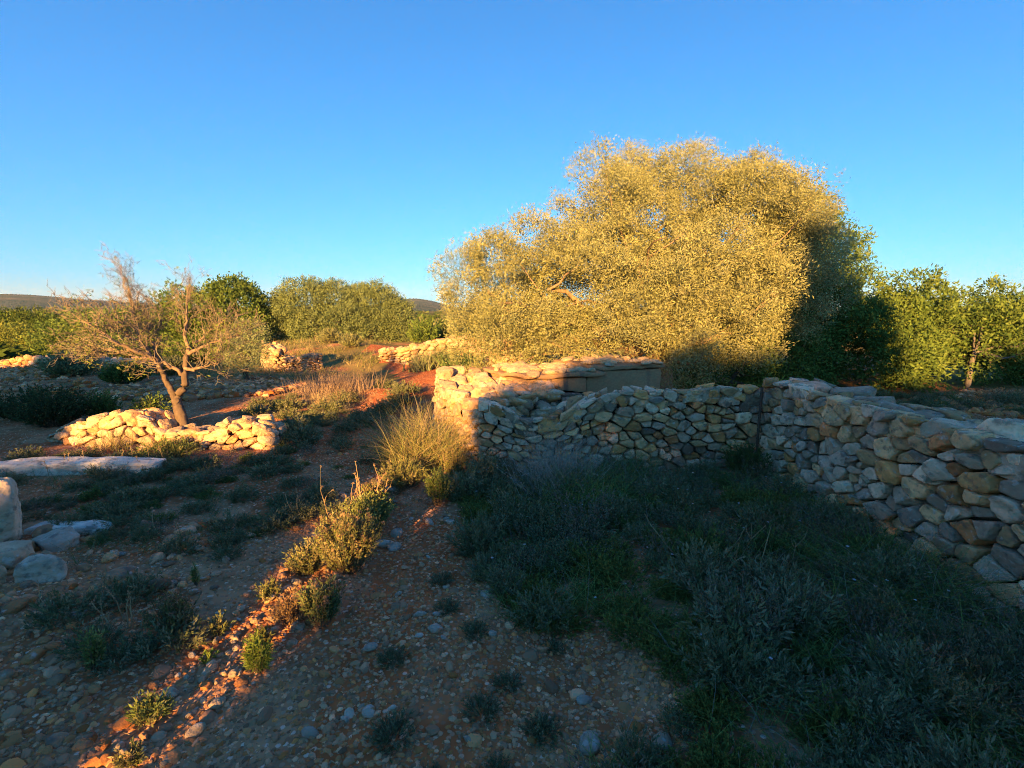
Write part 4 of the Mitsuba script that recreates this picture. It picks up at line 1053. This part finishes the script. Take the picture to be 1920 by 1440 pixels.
# the overgrown ground inside the two walls: a closed mass of small shrubs and grass
COVER = shapely.Polygon([(-0.75, 4.65), (-0.34, 3.89), (-0.24, 3.18), (-0.08, 2.62), (0.03, 2.35), (0.5, 2.4), (0.72, 2.0), (0.60, 1.72), (0.30, 1.62), (0.25, 1.0), (2.5, 1.0), (2.46, 2.3), (2.42, 3.4), (2.4, 4.7), (-0.2, 4.85)])
rng = np.random.default_rng(641)
KINDS = [dict(R=.20, H=.24, stems=60, per=9, L=.02, W=.005, palette=GREYTAN * [.6, .57, .5], upright=.7), dict(R=.13, H=.10, stems=90, per=16, L=.016, W=.006, palette=GREEN * [1.3, 1.1, 1.0], upright=.3), dict(R=.16, H=.15, stems=100, per=15, L=.022, W=.006, palette=THYME, upright=.5), dict(R=.18, H=.20, stems=100, per=15, L=.026, W=.007, palette=THYME * [1.15, 1.12, 1.15], upright=.6), dict(R=.15, H=.13, stems=100, per=14, L=.02, W=.007, palette=GREEN, upright=.4),
         dict(R=.17, H=.12, stems=90, per=14, L=.02, W=.005, palette=THYME * [1.0, .82, .8], upright=.3)]
for k, kw in enumerate(KINDS):
    lf, st = shrub_mesh(rng, **kw)
    scene[f'cover_form_{k}'] = {'type': 'shapegroup', 'leaves': lf.shape('leaf_material')}
xy = sample(rng, COVER, 720)
for n, (x, y) in enumerate(xy, 1):
    s = float(np.clip(.85 * math.exp(rng.normal(0, .32)), .45, 1.6))
    pick = 0 if rng.uniform() < .09 else 1 + int(5 * np.clip(meshkit.fbm(np.array([x * 1.3, y * 1.3, 2.0]), 2) * 1.7 - .35 + rng.normal(0, .2), 0, .999))
    scene[f'ground_cover__{n:03d}'] = {'type': 'instance', 'group': {'type': 'ref', 'id': f'cover_form_{pick}'}, 'to_world': placed(x, y, rng.uniform(0, 360), (s, s, s * rng.uniform(.8, 1.2)))}
LEFT = shapely.Polygon([(-6.5, 5.6), (-5.0, 5.35), (-3.6, 5.2), (-2.6, 5.45), (-2.9, 6.5), (-3.2, 8.2), (-2.6, 8.4), (-2.5, 6.2), (-2.0, 5.0), (-1.5, 4.1), (-1.7, 3.4), (-2.4, 3.0), (-3.4, 3.6), (-5.6, 4.2)])
xy = np.vstack([sample(rng, LEFT, 260, patchy(.9, .40, .56, 12)), sample(rng, [(-1.45, 4.3), (-0.9, 4.3), (-1.7, 6.5), (-1.75, 8.2), (-2.1, 8.2), (-2.2, 6.0)], 26), sample(rng, [(-3.2, 6.0), (-2.7, 6.0), (-2.5, 9.5), (-4.2, 9.2), (-4.3, 7.4)], 70, patchy(.9, .35, .5, 3))])
xy = np.vstack([xy, sample(rng, [(3.5, 3.0), (4.5, 3.6), (9.5, 8.0), (10.5, 9.6), (6, 9), (3.6, 6)], 150, patchy(.7, .38, .55, 21))])
for n, (x, y) in enumerate(xy, 1):
    s = rng.uniform(.45, 1.0) * (1.5 if x > 3 else 1)
    pick = int(rng.choice(6, p=[.15, .1, .35, .1, .15, .15]))
    scene[f'low_scrub__{n:03d}'] = {'type': 'instance', 'group': {'type': 'ref', 'id': f'cover_form_{pick}'}, 'to_world': placed(x, y, rng.uniform(0, 360), (s, s, s * rng.uniform(.6, 1.0)))}
tag('low_scrub', 'patchy dark low scrub on the shaded soil left of the track and behind the right wall', 'scrub', kind='stuff')
tag('ground_cover', 'dense dark grey green carpet of low shrubs inside the two shaded walls', 'ground cover', kind='stuff')


def tuft(acc, rng, x, y, n, R, H, W, palette, lean=.45, droop=.6):
    d = np.stack([rng.normal(0, lean, n), rng.normal(0, lean, n), np.ones(n)], -1)
    P = np.stack([x + rng.normal(0, R * .4, n), y + rng.normal(0, R * .4, n), np.zeros(n)], -1)
    P[:, 2] = height(P[:, 0], P[:, 1]) - .01
    blades(acc, rng, P, d, H * rng.uniform(.5, 1.1, n), W, palette[rng.integers(0, len(palette), n)] * rng.uniform(.75, 1.2, (n, 1)), droop)


def clump(name, label, x, y, seed, **kw):
    rng = np.random.default_rng(seed)
    acc = Acc()
    tuft(acc, rng, x, y, **kw)
    return put(name, acc.shape('leaf_material'), label=label, cat='grass clump')


clump('grass_clump', 'tall sunlit straw and green grass clump against the sunlit wall end', -0.98, 5.15, 651, n=1700, R=.40, H=.78, W=.007, palette=np.vstack([YELLOW * 1.2, STRAW[:1]]), lean=.30, droop=.9)
clump('grass_clump', 'straw coloured seed grass arching out of the tall sunlit clump', -1.02, 5.30, 652, n=220, R=.30, H=.92, W=.006, palette=STRAW, lean=.25, droop=1.3)
clump('grass_clump', 'tall grey dry grass clump standing before the shaded middle wall', 0.42, 4.25, 653, n=800, R=.32, H=.72, W=.0045, palette=GREYTAN * 1.3, lean=.45, droop=.25)
clump('grass_clump', 'green grass clump in front of the tall grey dry one', 0.55, 3.95, 654, n=1000, R=.38, H=.45, W=.005, palette=GREEN * 1.7, lean=.5, droop=.6)
clump('grass_clump', 'tall green grass along the foot of the middle wall, right of the grey dry clump', 1.05, 4.45, 655, n=700, R=.40, H=.42, W=.005, palette=np.vstack([GREEN * 1.2, GREYTAN[:1]]), lean=.4, droop=.5)
clump('grass_clump', 'thin grass standing at the foot of the right wall near the camera', 2.25, 2.6, 656, n=600, R=.45, H=.55, W=.0035, palette=np.vstack([GREEN * 1.6, GREYTAN[:1]]), lean=.55, droop=.9)
clump('grass_clump', 'pinkish dry grass in the middle distance left of the track', -3.3, 9.4, 657, n=1500, R=.75, H=.50, W=.008, palette=GREYTAN * [1.15, .95, .85], lean=.22, droop=.3)
clump('grass_clump', 'pale cushion of dry grass catching the sun beside the track', -3.1, 8.6, 658, n=1200, R=.50, H=.26, W=.008, palette=STRAW * 1.05, lean=.5, droop=.5)
clump('grass_clump', 'dry straw stalks growing on the pocket wall left of the almond trunk', -4.5, 5.62, 659, n=260, R=.28, H=.34, W=.005, palette=np.vstack([STRAW, YELLOW[:2]]), lean=.3, droop=.5)
clump('grass_clump', 'spiky grey green plants left in the sunlit hollow below the far wall', -2.25, 13.1, 660, n=260, R=.5, H=.62, W=.03, palette=THYME * 1.5, lean=.35, droop=.15)
clump('grass_clump', 'spiky green plants right in the sunlit hollow below the far wall', -1.35, 13.0, 661, n=300, R=.5, H=.66, W=.03, palette=YELLOW * [.6, .85, .8], lean=.35, droop=.15)
clump('grass_clump', 'small yellow spiky plant on the lit bank in the middle of the track', -1.95, 8.2, 662, n=60, R=.10, H=.24, W=.012, palette=YELLOW, lean=.45, droop=.2)

rng = np.random.default_rng(671)
ga = Acc()
for x, y in np.vstack([sample(rng, COVER, 420, patchy(1.1, .36, .54, 8)), sample(rng, [(1.5, 1.0), (2.4, 1.0), (2.4, 4.6), (1.9, 4.6)], 190)]):
    tuft(ga, rng, x, y, int(rng.integers(14, 40)), .12, rng.uniform(.12, .36), .0036, np.vstack([GREEN * 1.9, GREEN * 1.5, GREYTAN[:1]]), .6, .9)
for x, y in sample(rng, [(-5.6, 5.65), (-2.7, 5.6), (-1.6, 4.3), (-1.9, 3.0), (-2.6, 2.9), (-3.4, 3.6), (-5.3, 4.2)], 150, patchy(1.2, .4, .6, 9)):
    tuft(ga, rng, x, y, int(rng.integers(10, 26)), .10, rng.uniform(.08, .2), .004, np.vstack([GREEN * 1.1, THYME, STRAW[:1] * .7]), .6, .8)
put('grass', ga.shape('leaf_material'), kind='stuff', label='dark thin grass growing through the shaded shrubs and on the left side', cat='grass')
ga = Acc()
for x, y in sample(rng, [(-12, 12), (-6.5, 11.8), (-4.3, 10.8), (-3.0, 10.5), (-3.6, 14), (-6, 19), (-5.5, 25), (-14, 25), (-14, 15)], 900, patchy(.5, .3, .55, 4)):
    tuft(ga, rng, x, y, int(rng.integers(8, 16)), .22, rng.uniform(.15, .4), .016, np.vstack([STRAW, YELLOW, YELLOW * .8]), .4, .5)
for x, y in sample(rng, [(-1.0, 9.5), (0.5, 13.8), (-0.9, 13.9), (-1.4, 11)], 120):
    tuft(ga, rng, x, y, int(rng.integers(8, 16)), .2, rng.uniform(.1, .3), .012, np.vstack([STRAW, YELLOW]), .4, .5)
for x, y in sample(rng, [(3.3, 4.2), (4.6, 4.0), (10, 8.8), (11, 10), (5, 9)], 260, patchy(.8, .35, .6, 6)):
    tuft(ga, rng, x, y, int(rng.integers(8, 18)), .2, rng.uniform(.12, .35), .010, np.vstack([THYME, GREYTAN[:1] * .7]), .5, .6)
put('grass', ga.shape('leaf_material'), kind='stuff', label='dry yellow grass of the sunlit field beyond the almond tree and thin grass behind the right wall', cat='grass')


def stalks(label, x, y, seed, n, H, spreadness, heads=True, R=.05):
    rng = np.random.default_rng(seed)
    t = thing('dry_stalks', label, 'dry plant')
    z = float(height(x, y))
    for _ in range(n):
        acc, hd = Acc(), Acc()
        b = np.array([x + rng.normal(0, R), y + rng.normal(0, R), z - .02])
        tip = b + np.array([rng.normal(0, spreadness), rng.normal(0, spreadness * .6), 1.0]) * H * rng.uniform(.6, 1.1)
        q = bent(rng, b, tip, 6, .05)
        tube(acc, q, np.linspace(.0045, .0022, 6), np.array((0.40, 0.27, 0.15)) * rng.uniform(.7, 1.15), 4)
        for k in rng.integers(2, 5, 2):
            tp = q[k] + unit(np.array([rng.normal(0, .6), rng.normal(0, .5), 1.0])) * H * rng.uniform(.1, .28)
            tube(acc, bent(rng, q[k], tp, 4, .1), np.linspace(.003, .0018, 4), (0.38, 0.25, 0.14), 3)
            if heads:
                leaves(hd, rng, np.repeat(tp[None], 5, 0), ball(rng, 5), .012, .008, np.array((0.33, 0.22, 0.13)))
        leaves(hd, rng, np.repeat(q[-1:], 6, 0), ball(rng, 6) + [0, 0, .5], .014, .009, np.array((0.36, 0.24, 0.14)))
        stem = put('stem', acc.shape('bark_material', smooth=True), t)
        if heads:
            put('seed_heads', hd.shape('leaf_material'), stem, kind='stuff')


stalks('tall brown dry branching stalks behind the largest sunlit shrub', -1.17, 3.72, 681, 8, .46, .30, R=.10)
stalks('three dry stalks left of the largest sunlit shrub', -1.62, 3.75, 682, 3, .30, .25)
stalks('bent dry sunlit stalks crossing in front of the dark shrubs on the left bank', -1.93, 2.38, 683, 5, .24, .22, R=.04)
stalks('forked dry twig right of the grey wedge shaped boulder', -2.25, 2.62, 684, 2, .24, .25, heads=False, R=.02)
stalks('two dry upright stalks in the shade below the long pale slab', -2.35, 3.42, 685, 2, .26, .16, R=.05)
stalks('dry orange twig leaning over the wedge shaped boulder', -2.50, 2.50, 686, 2, .20, .6, heads=False, R=.02)
stalks('sunlit dry stalks in front of the left half of the pocket wall', -3.78, 5.16, 687, 5, .26, .12, R=.18)
stalks('pale upright stalks in the shade above the long pale slab', -4.35, 5.1, 688, 4, .24, .12, R=.2)
stalks('thin pale straws standing in the shaded ground cover near the right wall', 1.35, 2.6, 689, 6, .36, .5, heads=False, R=.25)

rng = np.random.default_rng(691)
fa = Acc()
for x, y in np.vstack([sample(rng, COVER, 45), sample(rng, [(-0.3, 4.4), (0.1, 4.2), (0.3, 4.7), (-0.2, 4.8)], 45)]):
    z = float(height(x, y)) + rng.uniform(.10, .2)
    n = 7
    a = np.arange(n) * 2 * np.pi / n
    leaves(fa, rng, np.repeat([[x, y, z]], n, 0), np.stack([np.cos(a), np.sin(a), .3 + 0 * a], -1), rng.uniform(.007, .011), .006, np.array((.62, .58, .62)))
put('wild_flowers', fa.shape('leaf_material'), kind='stuff', label='tiny white and lilac flowers scattered in the shaded ground cover', cat='flowers')

# dry litter on the ground: bits of straw, twigs and fallen leaves
rng = np.random.default_rng(701)
la = Acc()
xy = np.vstack([sample(rng, GRAVEL, 2600, patchy(2.1, .3, .6, 15)), sample(rng, LEFT, 900)])
n = len(xy)
P = np.stack([xy[:, 0], xy[:, 1], height(xy[:, 0], xy[:, 1]) + .004], -1)
D = unit(np.stack([rng.normal(size=n), rng.normal(size=n), rng.normal(0, .12, n)], -1))
leaves(la, rng, P, D, rng.uniform(.012, .06, n), rng.uniform(.002, .006, n), np.array((.42, .30, .18)) * rng.uniform(.5, 1.1, (n, 1)))
put('litter', la.shape('leaf_material'), kind='stuff', label='bits of dry straw and fallen leaves strewn over the track and its left side', cat='litter')

# ---------------------------------------------------------------- the air
HAZE = True
if HAZE:
    scene['air'] = {'type': 'homogeneous', 'albedo': {'type': 'rgb', 'value': [0.95, 0.95, 0.95]}, 'sigma_t': 6e-5}
    scene['haze'] = {'type': 'cube', 'to_world': T().translate([0, 2800, 88.0]).scale([5200, 3300, 112]), 'bsdf': {'type': 'null'}, 'interior': {'type': 'ref', 'id': 'air'}}
    tag('haze', 'thin pale haze over the valley and the hills', 'haze', kind='stuff')
    scene['camera']['medium'] = {'type': 'ref', 'id': 'air'}
